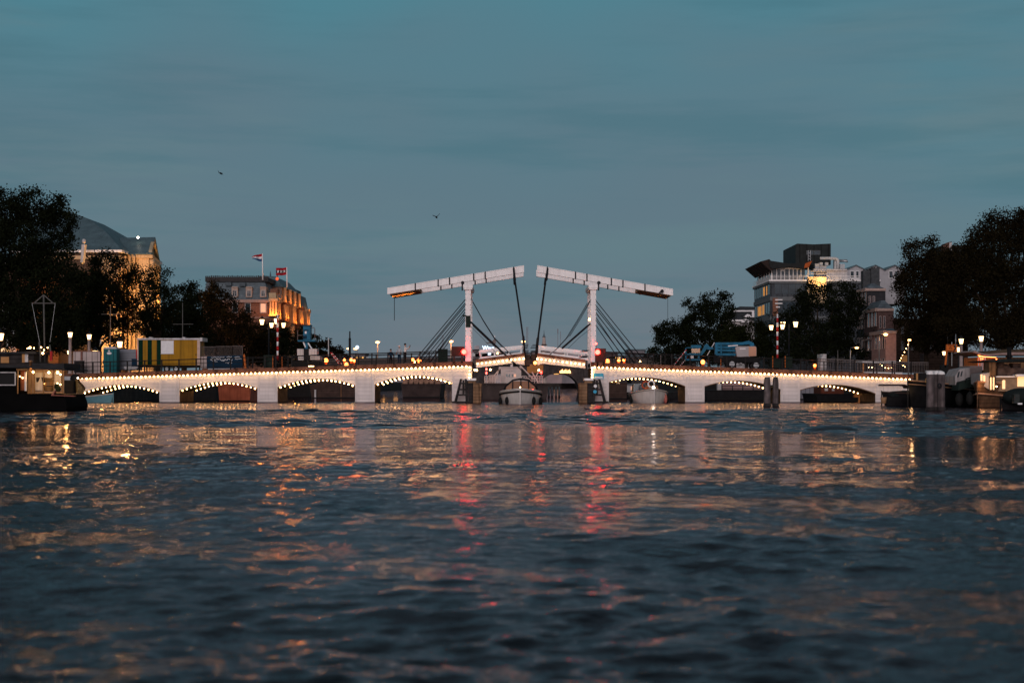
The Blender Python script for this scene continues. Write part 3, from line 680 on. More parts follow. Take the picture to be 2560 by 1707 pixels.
scrawl(528, 560, 893, 1.6, 26, .02); scrawl(566, 579, 892, 1.6, 12, .02); scrawl(526, 545, 898, 2.6, 12, .028); scrawl(543, 561, 899, 4.2, 9, .032); scrawl(558, 581, 899, 4.0, 13, .034)
scrawl(564, 580, 907, 3.4, 10, .028); scrawl(586, 600, 893, 2.2, 10, .026); scrawl(588, 604, 897, 1.6, 8, .022); scrawl(530, 544, 903, 1.2, 5, .022)
part('handwriting', mb, flag_white, t)
single('marker_post', MB().prism([at(x, y, 151) for x, y in ((608, 889), (610, 884), (612.5, 890), (615.5, 920), (611, 920))], (0, .2, 0)), orange_paint, 'leaning orange marker post at the end of the mesh fence', 'post', loc=at(613, 920, 151))
# street posts with red and white stripes and lanterns
def lantern_mb(c, s_=1.0):
    g = MB().lathe(c, [(.13*s_, -.22*s_), (.21*s_, .2*s_)], 6, 0, False); fr_ = MB()
    fr_.lathe(c, [(.15*s_, -.26*s_), (.14*s_, -.22*s_)], 6, 0, False).lathe(c, [(.29*s_, .21*s_), (.16*s_, .36*s_), (.05*s_, .42*s_), (.05*s_, .52*s_)], 6, 0, False)
    for k in range(6):
        a = 2*math.pi*(k+.5)/6; fr_.bar(Vector(c)+Vector((.135*s_*math.cos(a), .135*s_*math.sin(a), -.22*s_)), Vector(c)+Vector((.215*s_*math.cos(a), .215*s_*math.sin(a), .2*s_)), .012*s_)
    return g, fr_
def add_lantern(t, c, s_=1.0):
    g, fr_ = lantern_mb(c, s_); h = part('lantern', fr_, iron, t); part('lantern_glass', g, g_lantern, h)
def striped_pole(px, y0, y1, Yq, label, arms):
    b0 = at(px, y1, Yq); t = thing('striped_lamp_post', label, 'lamp post', b0)
    m0, m1 = MB(), MB(); n = 9
    for k in range(n):
        a, b2 = at(px, y0 + 10 + (y1 - y0 - 10) * k / n, Yq), at(px, y0 + 10 + (y1 - y0 - 10) * (k + 1) / n, Yq); (m0 if k % 2 else m1).tube([a, b2], .095, 8)
    m0.lathe(at(px, y0 + 10, Yq), [(.06, 0), (.12, .05), (.06, .12), (.05, .22), (.11, .27), (.02, .4)], 8)
    part('pole', m1, red_paint, t); part('pole_band', m0, flag_white, t)
    for (ax, ay) in arms:
        e = at(ax, ay, Yq); s_ = .55; foot = e - Vector((0, 0, .45)); hub = at(px, ay + 17, Yq)
        part('bracket', MB().tube([hub, Vector((foot.x, foot.y, hub.z)), foot, foot + Vector((0, 0, .2))], .03, 5), iron, t); add_lantern(t, e, 1.05)
striped_pole(694, 786, 900, 152.5, 'red and white striped pole with lanterns before the floodlit hotel', [(679, 813), (709, 813)])
striped_pole(1943.5, 785, 897, 152.5, 'red and white striped pole with lanterns before the dark trees behind the boom lift', [(1928, 819), (1956, 817)])
def double_lamp(px, y1, Yq, arms, label):
    b0 = at(px, y1, Yq); t = thing('street_lamp', label, 'street lamp', b0, 'black street lamps with two lanterns')
    top = at(px, arms[0][1] + 14, Yq); part('pole', MB().tube([b0, top, top + Vector((0, 0, .7))], [.1, .07, .04], 8), iron, t)
    for ax, ay in arms:
        e = at(ax, ay, Yq); part('bracket', MB().tube([top, Vector((e.x, e.y, top.z)), e - Vector((0, 0, .3))], .03, 5), iron, t); add_lantern(t, e, 1.2)
double_lamp(672, 900, 155.5, [(655, 805), (691, 803)], 'black lamp post with two lanterns before the dark tree and hotel wall')
double_lamp(1972.5, 900, 155.5, [(1957.5, 811), (1989, 811)], 'black lamp post with two lanterns under the tree before the office block')
# barrier arms
def arm(p, q, Yq, label):
    a, b2 = at(*q, Yq), at(*p, Yq); t = thing('barrier_arm', label, 'barrier', a, 'striped barrier arms'); mw, mr2 = MB(), MB()
    for k in range(11): (mw if k % 2 else mr2).bar(a.lerp(b2, k / 11), a.lerp(b2, (k + 1) / 11), .05)
    part('arm', mw, flag_white, t); part('red_band', mr2, red_paint, t); part('arm_base', MB().box((a.x - .2, a.y - .2, a.z - .35), (a.x + .2, a.y + .2, a.z + .1)), iron, t)
arm((826, 881), (853, 917), 151.5, 'slanting striped barrier arm beside the large amber lamp'); arm((829, 881), (858, 914), 154.5, 'slanting striped barrier arm behind another one near the thin black mast')
arm((1716, 874), (1683, 915), 151.5, 'slanting striped barrier arm in front of the boom lift basket')
arm((1719, 893), (1698, 917), 154, 'short slanting barrier arm beneath the boom lift basket')
single('guide_post', MB().pbox(1651, 888, 1653, 916, 151, .1), pale_rail, 'thin pale post on the deck between the stay cables and the boom lift', 'post', loc=at(1652, 916, 151))
for (x0, y0, x1, y1, lab) in ((1095, 873, 1118.5, 909, 'tall green cabinet at the railing between the stay cables and the dark signal box'), (659, 888.5, 683, 922, 'green cabinet with a lit edge beside the striped pole'), (1962, 893, 1981, 921, 'green cabinet with a lit edge below the two lanterns'), (1928, 898, 1958, 920, 'low dark cabinet at the foot of the striped pole')):
    t = thing('control_cabinet', lab, 'cabinet', at((x0 + x1) / 2, y1, 150.4), 'green cabinets on the bridge deck')
    part('case', MB().pbox(x0, y0, x1, y1, 150.4, .8), cabinet_green, t); part('lid', MB().pbox(x0 - .6, y0 - 1, x1 + .6, y0 + .2, 150.35, .9), cabinet_green, t)
for x, lab in ((682, 'thin lit marker pole beside the green cabinet and striped pole'), (705, 'thin lit marker pole just past the striped pole'), (1932, 'thin lit marker pole just before the striped pole near the boom lift'), (1963, 'thin lit marker pole at the edge of the green cabinet'), (1802, 'short lit marker pole under the boom of the lift')):
    y0 = 890 if x != 1802 else 897; s_ = single('marker_pole', MB().pbox(x - .8, y0, x + .8, y0 + 30, 150.3, .06), orange_paint, lab, 'pole', 'thin marker poles on the deck', at(x, y0 + 30, 150.3))
# blue name board on the tower pier
t = thing('name_sign', 'small blue sign with white lettering on the tower pier', 'sign', at(1497, 947, Y0 - .2))
part('board', MB().pbox(1484.5, 933, 1509, 947.5, Y0 - .2, .06), sign_blue, t); part('lettering', MB().pbox(1487, 941.5, 1506.5, 944.5, Y0 - .22, .02).pbox(1485, 945.3, 1508.6, 946.8, Y0 - .22, .02), flag_white, t)

# ---- aerial work platforms -------------------------------------------------------------
Yb = 152.0; t = thing('boom_lift', 'blue folded boom lift with a grey engine cover parked on the bridge', 'boom lift', at(1830, 924, Yb))
part('engine_cover', MB().pprism([(1838, 868), (1846, 865.5), (1888, 865.5), (1891, 868), (1891, 890), (1843, 892)], Yb - .2, 2.2), M('lift_cover', (.36, .33, .33), .4, .1, 1), t)
part('cover_end', MB().pprism([(1872, 866.5), (1888, 866.5), (1890.5, 869), (1890.5, 889.5), (1872, 890.5)], Yb - .23, .05), M('lift_cover_warm', (.52, .27, .18), .5, .1, 1), t)
part('cover_label', MB().pbox(1849, 870.5, 1864, 873, Yb - .23, .02), flag_white, t)
mb = MB().pprism([(1790, 856), (1855, 855.5), (1872, 851.5), (1884, 857), (1886, 864), (1876, 866), (1874, 860.5), (1856, 862), (1790, 862.5)], Yb + .3, .5)
part('upper_boom', mb, blue_paint, t)
for k, (y0, y1) in enumerate(((865, 871), (873, 879), (883, 889))): part('folded_arm', MB().pprism([(1791, y0 - .6), (1839, y0), (1839, y1), (1791, y1 - .6)], Yb + .3, .5), blue_paint, t)
part('lift_linkage', MB().pbox(1788, 857, 1794, 886, Yb + .25, .6).pbox(1801, 862, 1805, 889, Yb + .24, .1), blue_paint, t)
part('boom_lettering', MB().pprism([(1820, 863.6), (1845, 862), (1845, 864.4), (1820, 866)], Yb + .27, .02), flag_white, t)
part('jib', MB().pprism([(1750, 887), (1754, 889), (1766, 873), (1775, 874), (1784, 872), (1782, 867), (1774, 867), (1768, 859), (1763, 862)], Yb + .35, .4), blue_paint, t)
part('hydraulic_rod', MB().bar(at(1786, 856, Yb + .3), at(1779, 868, Yb + .3), .05).bar(at(1775, 876, Yb + .3), at(1768, 888, Yb + .3), .05), steel, t)
bk = part('basket', MB().pbox(1714, 884, 1748, 887, Yb, 1.2).pbox(1716, 897, 1756, 901, Yb, 1.2).pbox(1728, 862.5, 1753, 870, Yb - .05, .4).pbox(1713, 868, 1716, 898, Yb, .1).pbox(1746, 868, 1749, 898, Yb, .1).pbox(1713, 868, 1749, 870, Yb, .1).pbox(1713, 868, 1716, 898, Yb + 1.1, .1), blue_paint, t)
part('control_panel', MB().pbox(1729, 871, 1750, 882, Yb - .08, .3), M('panel_tan', (.45, .36, .26), .6, .3, 6), bk); part('basket_tool', MB().pbox(1727, 889, 1734, 896, Yb, .5), steel, bk)
part('chassis', MB().pbox(1790, 893, 1899, 906, Yb, 2.0), hull_black, t)
for x, y in ((1830, 910), (1890.5, 913)):
    for dy in (0, 1.9):
        c = at(x, y, Yb - .1) + Vector((0, dy, 0)); wo = part('wheel', MB().disc(c, .42, .35, 18), rubber, t); part('hub', MB().disc(c - Vector((0, .04, 0)), .27, .05, 14), steel, wo)
Yb = 153.0; t = thing('scissor_crane', 'tracked work platform with a raised blue basket on the bridge', 'work platform', at(770, 917, Yb))
part('turret', MB().pbox(743, 872, 759, 888, Yb, 1.6).pbox(772, 872, 792, 888, Yb, 1.6).pbox(745, 891, 759, 900, Yb - .1, 1.8).pbox(775, 890, 800, 899, Yb - .1, 1.8), dirty_white, t)
part('mast_foot', MB().pbox(759.5, 872, 772, 900, Yb - .05, 1.5), hull_black, t)
part('lift_arm', MB().pprism([(763, 853), (770, 853), (769, 872), (762, 872)], Yb + .4, .4), blue_paint, t)
part('hydraulic_rod', MB().bar(at(758, 854, Yb + .4), at(764, 868, Yb + .4), .09).bar(at(770, 857, Yb + .4), at(780, 872, Yb + .4), .09), steel, t)
part('chassis', MB().pbox(729, 889, 800, 893, Yb, 2.0).pbox(731, 903, 800, 910, Yb, 2.0), hull_black, t)
part('track', MB().pprism([(730, 908), (735, 903), (795, 903), (800, 909), (795, 917), (735, 917)], Yb - .2, .4), rubber, t); part('track', MB().pprism([(730, 908), (735, 903), (795, 903), (800, 909), (795, 917), (735, 917)], Yb + 1.8, .4), rubber, t)
bk = part('basket', MB().pbox(758, 814, 776, 851, Yb, 1.0).pbox(744, 850, 788, 853.5, Yb, 1.2), blue_paint, t)
part('basket_cover', MB().pbox(757, 812, 777, 815, Yb - .05, 1.1).pbox(759, 824, 771, 827, Yb - .04, .1).pbox(758, 839, 767, 847, Yb - .05, .1), navy, bk)
part('notice', MB().pbox(762, 828, 766.5, 834, Yb - .03, .02), flag_white, bk)
part('guard_rail', MB().tube([at(776, 819, Yb + .5), at(785, 819, Yb + .5), at(787, 822, Yb + .5), at(787, 850, Yb + .5)], .04, 5).bar(at(744, 825, Yb + .5), at(744, 850, Yb + .5), .03).bar(at(744, 838, Yb + .5), at(758, 838, Yb + .5), .03), pale_rail, bk)
single('tape_light', MB().pbox(768.5, 914.5, 774, 919, 150.7, .2).pbox(776, 914.5, 784, 919, 150.7, .2), g_bulb, 'low pair of bright boxes on the deck under the tracked work platform', 'light', loc=at(776, 919, 150.7))

# ---- people on the bridge ------------------------------------------------------------------
def person(px, py_top, h, Yq, label, colors, arms_up=False, turn=0.0, cap=None):
    z0 = at(px, py_top, Yq).z - h; base = Vector((wx(px, Yq), Yq, z0)); k = h / 1.75
    J = {'pel': (0, 0, .95), 'waist': (0, 0, 1.08), 'chest': (0, .0, 1.32), 'neck': (0, 0, 1.48), 'jaw': (0, -.03, 1.56), 'head': (0, -.01, 1.65), 'crown': (0, 0, 1.73)}
    E = [('pel', 'waist'), ('waist', 'chest'), ('chest', 'neck'), ('neck', 'jaw'), ('jaw', 'head'), ('head', 'crown')]
    rad = {'pel': .15, 'waist': .13, 'chest': .155, 'neck': .06, 'jaw': .075, 'head': .095, 'crown': .06}
    for s_, n_ in ((-1, 'l'), (1, 'r')):
        J['hip'+n_] = (.09*s_, 0, .86); J['kn'+n_] = (.11*s_, -.02, .48); J['an'+n_] = (.11*s_, .02, .09); J['to'+n_] = (.12*s_, -.15, .04)
        J['sh'+n_] = (.19*s_, 0, 1.40)
        if arms_up: J['el'+n_] = (.20*s_, -.22, 1.24); J['wr'+n_] = (.08*s_, -.40, 1.44); J['ha'+n_] = (.05*s_, -.44, 1.53)
        else: J['el'+n_] = (.25*s_, .02, 1.12); J['wr'+n_] = (.24*s_, -.18, .98); J['ha'+n_] = (.2*s_, -.26, 1.0)
        E += [('pel', 'hip'+n_), ('hip'+n_, 'kn'+n_), ('kn'+n_, 'an'+n_), ('an'+n_, 'to'+n_), ('chest', 'sh'+n_), ('sh'+n_, 'el'+n_), ('el'+n_, 'wr'+n_), ('wr'+n_, 'ha'+n_)]
        rad.update({'hip'+n_: .10, 'kn'+n_: .07, 'an'+n_: .045, 'to'+n_: .04, 'sh'+n_: .075, 'el'+n_: .05, 'wr'+n_: .033, 'ha'+n_: .04})
    names = list(J); ro = Matrix.Rotation(turn, 3, 'Z')
    me = bpy.data.meshes.new('person_body'); me.from_pydata([tuple(ro @ Vector(J[n]) * k) for n in names], [(names.index(a), names.index(b2)) for a, b2 in E], [])
    o = bpy.data.objects.new('tmp', me); COL.objects.link(o); md = o.modifiers.new('skin', 'SKIN'); o.modifiers.new('sub', 'SUBSURF').levels = 1
    for i, n in enumerate(names):
        r = rad[n] * k; me.skin_vertices[0].data[i].radius = (r, r); me.skin_vertices[0].data[i].use_root = (i == 0)
    dg = bpy.context.evaluated_depsgraph_get(); m2 = bpy.data.meshes.new_from_object(o.evaluated_get(dg)); bpy.data.objects.remove(o)
    m2.name = 'person'; po = bpy.data.objects.new('person', m2); COL.objects.link(po); po.location = base; ORG[po] = base; tag(po, label, 'person')
    shirt, trousers = colors
    m2.materials.clear(); [m2.materials.append(x) for x in (trousers, shirt, skin, iron)]
    for p in m2.polygons:
        z = p.center.z / k; rr_ = math.hypot(p.center.x, p.center.y) / k
        p.material_index = 3 if z < .08 else 0 if z < .96 and rr_ < .26 and not (rr_ > .2 and z > .9) else 2 if z > 1.50 or (arms_up and rr_ > .40) or (not arms_up and rr_ > .25 and z < 1.06) else 1
        p.use_smooth = True
    hc = base + ro @ Vector((0, .012, 1.665)) * k
    hm = MB().ell(hc + Vector((0, 0, .03)), (.108 * k, .12 * k, .10 * k), 10, 7)
    if cap: hm.prism([hc + ro @ Vector((.1*math.cos(a), -.13 + .1*math.sin(a), .04)) * k for a in [i*math.pi/4 for i in range(8)]], (0, 0, .015))
    part('cap' if cap else 'hair', hm, cap or hair_dark, po)
    if arms_up: pc = base + ro @ Vector((0, -.46, 1.56)) * k; part('phone', MB().box(pc - Vector((.04, .01, .07)), pc + Vector((.04, .01, .07))), iron, po)
    return po
person(977, 873, 1.62, 151.2, 'person with short dark hair in dark blue clothes leaning at the bridge railing', (navy, hull_black), turn=.5)
person(998.5, 864, 1.76, 151.4, 'person in a white cap and pale shirt standing with arms folded on the bridge', (M('pale_blue_shirt', (.38, .42, .45), .8, .15, 5), navy), turn=-.5, cap=cloth_white)
person(1013, 859, 1.84, 151.8, 'person with dark hair in a white top holding up a phone on the bridge', (cloth_white, hull_black), True, turn=1.4)
# ---- boats --------------------------------------------------------------------------
def hull_pts(Ln, B, hb, hs, n=18, full=2.2, flare=.72, keel=-.35, sternw=.8):
    """half sections from stern (y=0) to bow (y=-Ln); returns rows of (x,y,z) from keel to gunwale"""
    rows = []
    for i in range(n + 1):
        t = i / n; b = B / 2 * (1 - max(0, (t - .45) / .55) ** full) * (sternw + (1 - sternw) * min(1, t / .3)); b = max(b, .03)
        z = hs + (hb - hs) * max(0, (t - .2) / .8) ** 2; y = -Ln * t
        ov = .25 * hb * t ** 6
        rows.append([(0, y, keel), (b * flare * .75, y, keel + .12), (b * flare, y - ov * .2, .02), (b * (flare * .4 + .6), y - ov * .6, z * .5), (b, y - ov, z)])
    return rows
def boat(name, label, cat, px, wl, heading, Ln, B, hb, hs, mats, strake=None, full=2.2, sternw=.8, flare=.72, group=None, anchor='bow', deck=True, Y=None):
    """bow (or stern) waterline point stands at photo point (px, wl); heading: angle of the bow from -Y"""
    Y = Y or F * CAMH / (wl - HY); p = Vector((wx(px, Y), Y, 0)); ro = Matrix.Rotation(heading, 3, 'Z')
    loc = p - ro @ Vector((0, -Ln if anchor == 'bow' else 0, 0))
    t = thing(name, label, cat, loc, group); W = lambda v: loc + ro @ Vector(v)
    rows = hull_pts(Ln, B, hb, hs, full=full, sternw=sternw, flare=flare); n = len(rows); mb = MB(); m = 5
    for s_ in (1, -1):
        vs = [W((s_ * x, y, z)) for r_ in rows for (x, y, z) in r_]
        fs = [(i*m+j, i*m+j+1, (i+1)*m+j+1, (i+1)*m+j) for i in range(n-1) for j in range(m-1)]
        mb.add(vs, [f if s_ > 0 else f[::-1] for f in fs], 0, True)
    mb.add([W((x, y, z)) for (x, y, z) in rows[0]] + [W((-x, y, z)) for (x, y, z) in rows[0][::-1]], [tuple(range(10))], 0)
    for i in range(n - 1):      # inner floor or deck
        a, b2 = rows[i][4], rows[i+1][4]; dzz = .12 if deck else .45
        mb.add([W((a[0]*.96, a[1], a[2]-dzz)), W((b2[0]*.96, b2[1], b2[2]-dzz)), W((-b2[0]*.96, b2[1], b2[2]-dzz)), W((-a[0]*.96, a[1], a[2]-dzz))], [(0, 1, 2, 3)], 1)
    mb.bar(W((0, rows[-1][4][1] - .02, .0)), W((0, rows[-1][4][1] - .03, hb + .12)), .06, 0)
    part('hull', mb, mats[:2] if len(mats) > 1 else [mats[0]] * 2, t)
    if strake:
        mr_ = MB()
        for (mt, dzz, r) in strake:
            for s_ in (1, -1): mr_.tube([W((s_ * (q[4][0] + .01), q[4][1], q[4][2] + dzz)) for q in rows], r, 6, mt)
        part('gunwale', mr_, mats[2:], t)
    return t, W, rows
def fender_ball(t, c, r, mat=None, n='fender'):
    part(n, MB().ell(c, (r[0], r[0], r[1]), 10, 7).bar(Vector(c) + Vector((0, 0, r[1])), Vector(c) + Vector((0, 0, r[1] + .35)), .015), mat or rubber, t)
# sloop in the open passage
t, W, rows = boat('motor_sloop', 'white motor sloop with a dark canopy frame heading out between the raised leaves', 'boat', 1300.5, 1011, R(-1), 8.6, 3.85, 1.38, 1.0, [hull_white, wood_warm, hull_white, rubber], [(0, .02, .06), (1, -.20, .085)], full=3.4, flare=.86)
yw = -5.2; fr = MB(); pts = [(-1.62, yw + .6, 1.0), (-1.42, yw, 1.62), (-.72, yw - .1, 2.18), (.0, yw - .15, 2.30), (.72, yw - .1, 2.18), (1.42, yw, 1.62), (1.62, yw + .6, 1.0)]
for dy in (0, 1.6, 3.2): fr.tube([W((x * (1.02 if dy else 1), y + dy, z + (.05 if dy else 0))) for x, y, z in pts], .075 if dy == 0 else .06, 6)
for x, z in ((-1.42, 1.62), (1.42, 1.62), (0, 2.3), (-.72, 2.18), (.72, 2.18)): fr.tube([W((x, yw, z)), W((x * 1.02, yw + 3.2, z + .05))], .05, 5)
for x, z in ((-.72, 2.18), (.02, 2.3), (.72, 2.18)): fr.tube([W((x * 1.05, yw - .35, 1.12)), W((x, yw - .1, z))], .05, 5)
part('canopy_frame', fr, iron, t)
g = MB().add([W((-1.4, yw + .02, 1.12)), W((1.4, yw + .02, 1.12)), W((1.3, yw, 1.6)), W((.7, yw - .05, 2.1)), W((-.7, yw - .05, 2.1)), W((-1.3, yw, 1.6))], [(0, 1, 2, 3, 4, 5)])
part('windscreen', g, M('amber_screen', (.30, .16, .10), .35, .2, 1), t)
part('canopy_roof', MB().add([W((-1.42, yw + 1.2, 1.64)), W((-.72, yw + 1.2, 2.2)), W((.72, yw + 1.2, 2.2)), W((1.42, yw + 1.2, 1.64)), W((1.42, yw + 3.2, 1.64)), W((.72, yw + 3.2, 2.22)), W((-.72, yw + 3.2, 2.22)), W((-1.42, yw + 3.2, 1.64))], [(0, 1, 6, 7), (1, 2, 5, 6), (2, 3, 4, 5)]), tarp, t)
part('steering_wheel', MB().tube([W((.0 + .25*math.cos(a), yw + .5, 1.3 + .25*math.sin(a))) for a in [i*math.pi/6 for i in range(13)]], .03, 5), wood_dark, t)
part('deck_house', MB().hexa([W(v) for v in ((-1.1, yw - .2, .9), (1.1, yw - .2, .9), (1.0, yw - 1.5, .9), (-1.0, yw - 1.5, .9), (-.95, yw - .3, 1.22), (.95, yw - .3, 1.22), (.7, yw - 1.4, 1.2), (-.7, yw - 1.4, 1.2))]), hull_white, t)
for x, y_, z in ((-1.15, -7.45, .35), (1.15, -7.45, .35), (-1.75, -5.6, .3), (1.75, -5.6, .3)): fender_ball(t, W((x * 1.06, y_, z)), (.19, .36))
part('nav_light', MB().ell(W((-1.0, -7.0, 1.28)), .05), g_green, t); part('nav_light', MB().ell(W((1.1, -6.6, 1.30)), .085), g_redsm, t); part('bow_light', MB().ell(W((0, -8.6, 1.55)), .055), g_bulb, t)
part('porthole', MB().ell(W((-.25, -8.36, .62)), .06).ell(W((.30, -8.36, .62)), .06), iron, t)
# sloop coming under the arch
t, W, rows = boat('motor_sloop', 'white sloop with an orange lifebuoy and bright bow lamp coming under the arch', 'boat', 1634, 1009.5, R(3), 7.0, 3.5, 1.32, .85, [hull_white, wood_brown, M('beige_rail', (.42, .36, .32), .5, .2)], [(0, .03, .08)], full=3.0, flare=.84, Y=146.5)
part('bow_lamp', MB().ell(W((0, -7.0, 1.5)), .13), g_white, t); part('lamp_stem', MB().bar(W((0, -6.9, 1.2)), W((0, -6.95, 1.45)), .03), steel, t)
for (x, y_, z, r, mt) in ((-.0, -5.4, 1.85, .30, flag_white), (-.45, -4.8, 1.75, .33, M('lifebuoy_orange', (.5, .09, .03), .6, .2))):
    part('lifebuoy', MB().tube([W((x + r*math.cos(a), y_, z + r*math.sin(a))) for a in [i*math.pi/8 for i in range(17)]], .075, 6), mt, t)
part('windscreen', MB().hexa([W(v) for v in ((-1.5, -3.6, .9), (-.3, -3.6, .9), (-.3, -3.5, .9), (-1.5, -3.5, .9), (-1.4, -3.5, 1.85), (-.3, -3.5, 1.95), (-.3, -3.4, 1.95), (-1.4, -3.4, 1.85))]), pane_grey, t)
part('cabin_top', MB().hexa([W(v) for v in ((-1.3, -2.8, .8), (1.2, -2.8, .8), (1.2, -.6, .8), (-1.3, -.6, .8), (-1.2, -2.7, 1.75), (1.0, -2.7, 1.7), (1.0, -.7, 1.7), (-1.2, -.7, 1.75))]), hull_tan, t)
for x, y_, mt in ((-1.72, -3.8, rubber), (1.35, -5.4, M('red_white_fender', (.5, .15, .12), .5, .6, 6)), (1.7, -4.4, rubber)): fender_ball(t, W((x, y_, .45)), (.2, .42), mt)
part('porthole', MB().ell(W((-.22, -6.78, .8)), .05).ell(W((.35, -6.75, .75)), .06).ell(W((-.2, -6.78, .4)), .06), iron, t)
# light blue rowing boat by the first arch
t, W, rows = boat('rowing_boat', 'light blue rowing boat lying under the first arch beside the dark houseboat', 'boat', 277, 1005, R(72), 4.2, 1.5, .92, .62, [hull_blue, wood_dark, hull_white], [(0, 0, .06)], full=2.6, Y=148.4)
part('rowing_bench', MB().hexa([W(v) for v in ((-.6, -1.6, .5), (.6, -1.6, .5), (.6, -1.9, .5), (-.6, -1.9, .5), (-.6, -1.6, .55), (.6, -1.6, .55), (.6, -1.9, .55), (-.6, -1.9, .55))]), wood_warm, t)
# ship with the white wheelhouse, behind the opening
Ys = 192.0; t = thing('river_ship', 'river ship with a white wheelhouse with four small dark windows behind the open leaves', 'ship', at(1290, 998, Ys))
part('hull', MB().prism([at(x, y, Ys) for x, y in ((1204, 961), (1372, 961), (1366, 999), (1208, 999))], (0, 24, 0)).pbox(1200, 957.5, 1376, 961.5, Ys - .2, 24), M('brown_ship_hull', (.055, .04, .038), .6, .4, .8), t)
wh = part('wheelhouse', MB().pbox(1252, 919, 1303, 962, Ys + 3, 5).pbox(1249, 917, 1306, 919.5, Ys + 2.8, 5.4).pbox(1276, 910, 1282, 917, Ys + 4, 1), M('wheelhouse_white', (.62, .53, .50), .5, .1, 1), t)
for x in (1264.5, 1271, 1278.8, 1285): part('window', MB().pbox(x, 935, x + 4.8, 942, Ys + 2.95, .06), g_orange if x > 1280 else glass, wh)
part('name_plate', MB().pbox(1264, 925.5, 1290, 927.3, Ys + 2.96, .05).pbox(1266, 928, 1288, 929, Ys + 2.96, .05), dirty_white, wh)
mb = MB()
for x0, x1 in ((1212, 1251), (1304, 1358)):
    for y in (940.5, 946, 951.5): mb.bar(at(x0, y, Ys + 1), at(x1, y, Ys + 1), .06)
    x = x0
    while x <= x1: mb.bar(at(x, 940, Ys + 1), at(x, 962, Ys + 1), .06); x += 6.5
for p, q in (((1236, 938), (1253, 918)), ((1236, 962), (1249, 917)), ((1334, 948), (1300, 913)), ((1349, 962), (1330, 930)), ((1322, 962), (1331, 941)), ((1340, 941), (1346, 929))): mb.bar(at(*p, Ys + 1), at(*q, Ys + 1), .09)
part('railing', mb, M('railing_white', (.62, .52, .49), .5, .1, 1), t)
part('deck_gear', MB().pbox(1222, 936, 1238, 961, Ys + 6, 2).pbox(1307, 944, 1322, 961, Ys + 6, 2).pbox(1212, 950, 1222, 961, Ys + 5, 2), M('pinkish_gear', (.45, .33, .31), .6, .4, 1), t)
part('orange_house', MB().pbox(1318, 911, 1358, 932, Ys + 12, 3), M('orange_house', (.5, .2, .06), .6, .3, 1), t)
mm = MB(); mm.bar(at(1216, 962, Ys), at(1216, 918, Ys), .06).bar(at(1353, 962, Ys), at(1353, 925, Ys), .06); part('light_mast', mm, steel, t)
for x, y, g_ in ((1216, 923, g_redsm), (1216, 932.5, g_redsm), (1353, 931, g_red), (1226, 924, g_bulb), (1347, 925, g_bulb), (1187, 924.5, g_bulb), (1192, 925.5, g_bulb)):
    part('ship_lamp', MB().ell(at(x, y, Ys - .1), .12, 8, 6), g_, t)
# mooring piles beside the ship
def dolphin(label, Yd, specs, top, bot, cap=None, mat=None):
    c = at(sum(s[0] for s in specs) / len(specs), HY, Yd); t = thing('mooring_piles', label, 'mooring piles', (c.x, Yd, 0))
    for (x, wpx, dy) in specs:
        p = at(x, top, Yd + dy); r = wpx / 2 / F * Yd; z0 = -.6
        po = part('pile', MB().tube([(p.x, p.y, z0), (p.x, p.y, 0.4), (p.x, p.y, p.z - .35), (p.x, p.y, p.z)], [r * 1.06, r, r * .95, r * (.95 if cap else .7)], 12), mat or wood_grey, t)
        part('waterline_band', MB().tube([(p.x, p.y, -.6), (p.x, p.y, .28)], [r * 1.12, r * 1.09], 12), wood_dark, po)
        if cap: part('pile_cap', MB().lathe((p.x, p.y, p.z), [(r * .98, 0), (r * 1.0, .06), (r * .75, .18), (r * .2, .24)], 12), cap, po)
    return t
t = dolphin('cluster of thick brown piles with white caps before the dark barge bow', 106, [(2325, 19, 0), (2342, 18, .5), (2353, 19, .1)], 936, 1027, white_paint)
part('pile_board', MB().pbox(2316, 926, 2353, 932, 107, .3), dirty_white, t); part('iron_ring', MB().tube([at(2349 + 4*math.cos(a), 964 + 5*math.sin(a), 105.6) for a in [i*math.pi/5 for i in range(11)]], .05, 5), iron, t)
t = dolphin('pair of tall grey brown piles standing in the water before an arch', 126, [(1918, 17.5, 0), (1939, 15.5, .3)], 942, 1015)
part('tie_beam', MB().pbox(1926, 962, 1933, 966, 126.3, .2), iron, t)
for k, (x0, lab) in enumerate(((1376, 'thin mooring posts standing behind the ship, pair by the white gauge board'), (1394, 'thin mooring posts in mid river nearest to the brown fender'))):
    dolphin(lab, 215, [(x0 - 4, 4.5, 0), (x0 + 4, 4.5, .3)], 967, 993, None, M('far_pile', (.09, .11, .12), .8, .3))
single('gauge_board', MB().pbox(1364, 963, 1369, 974, 214, .1).pbox(1365.5, 974, 1367.5, 993, 214.05, .1), flag_white, 'white gauge board on a stake behind the sloop', 'board', loc=at(1366, 993, 214))
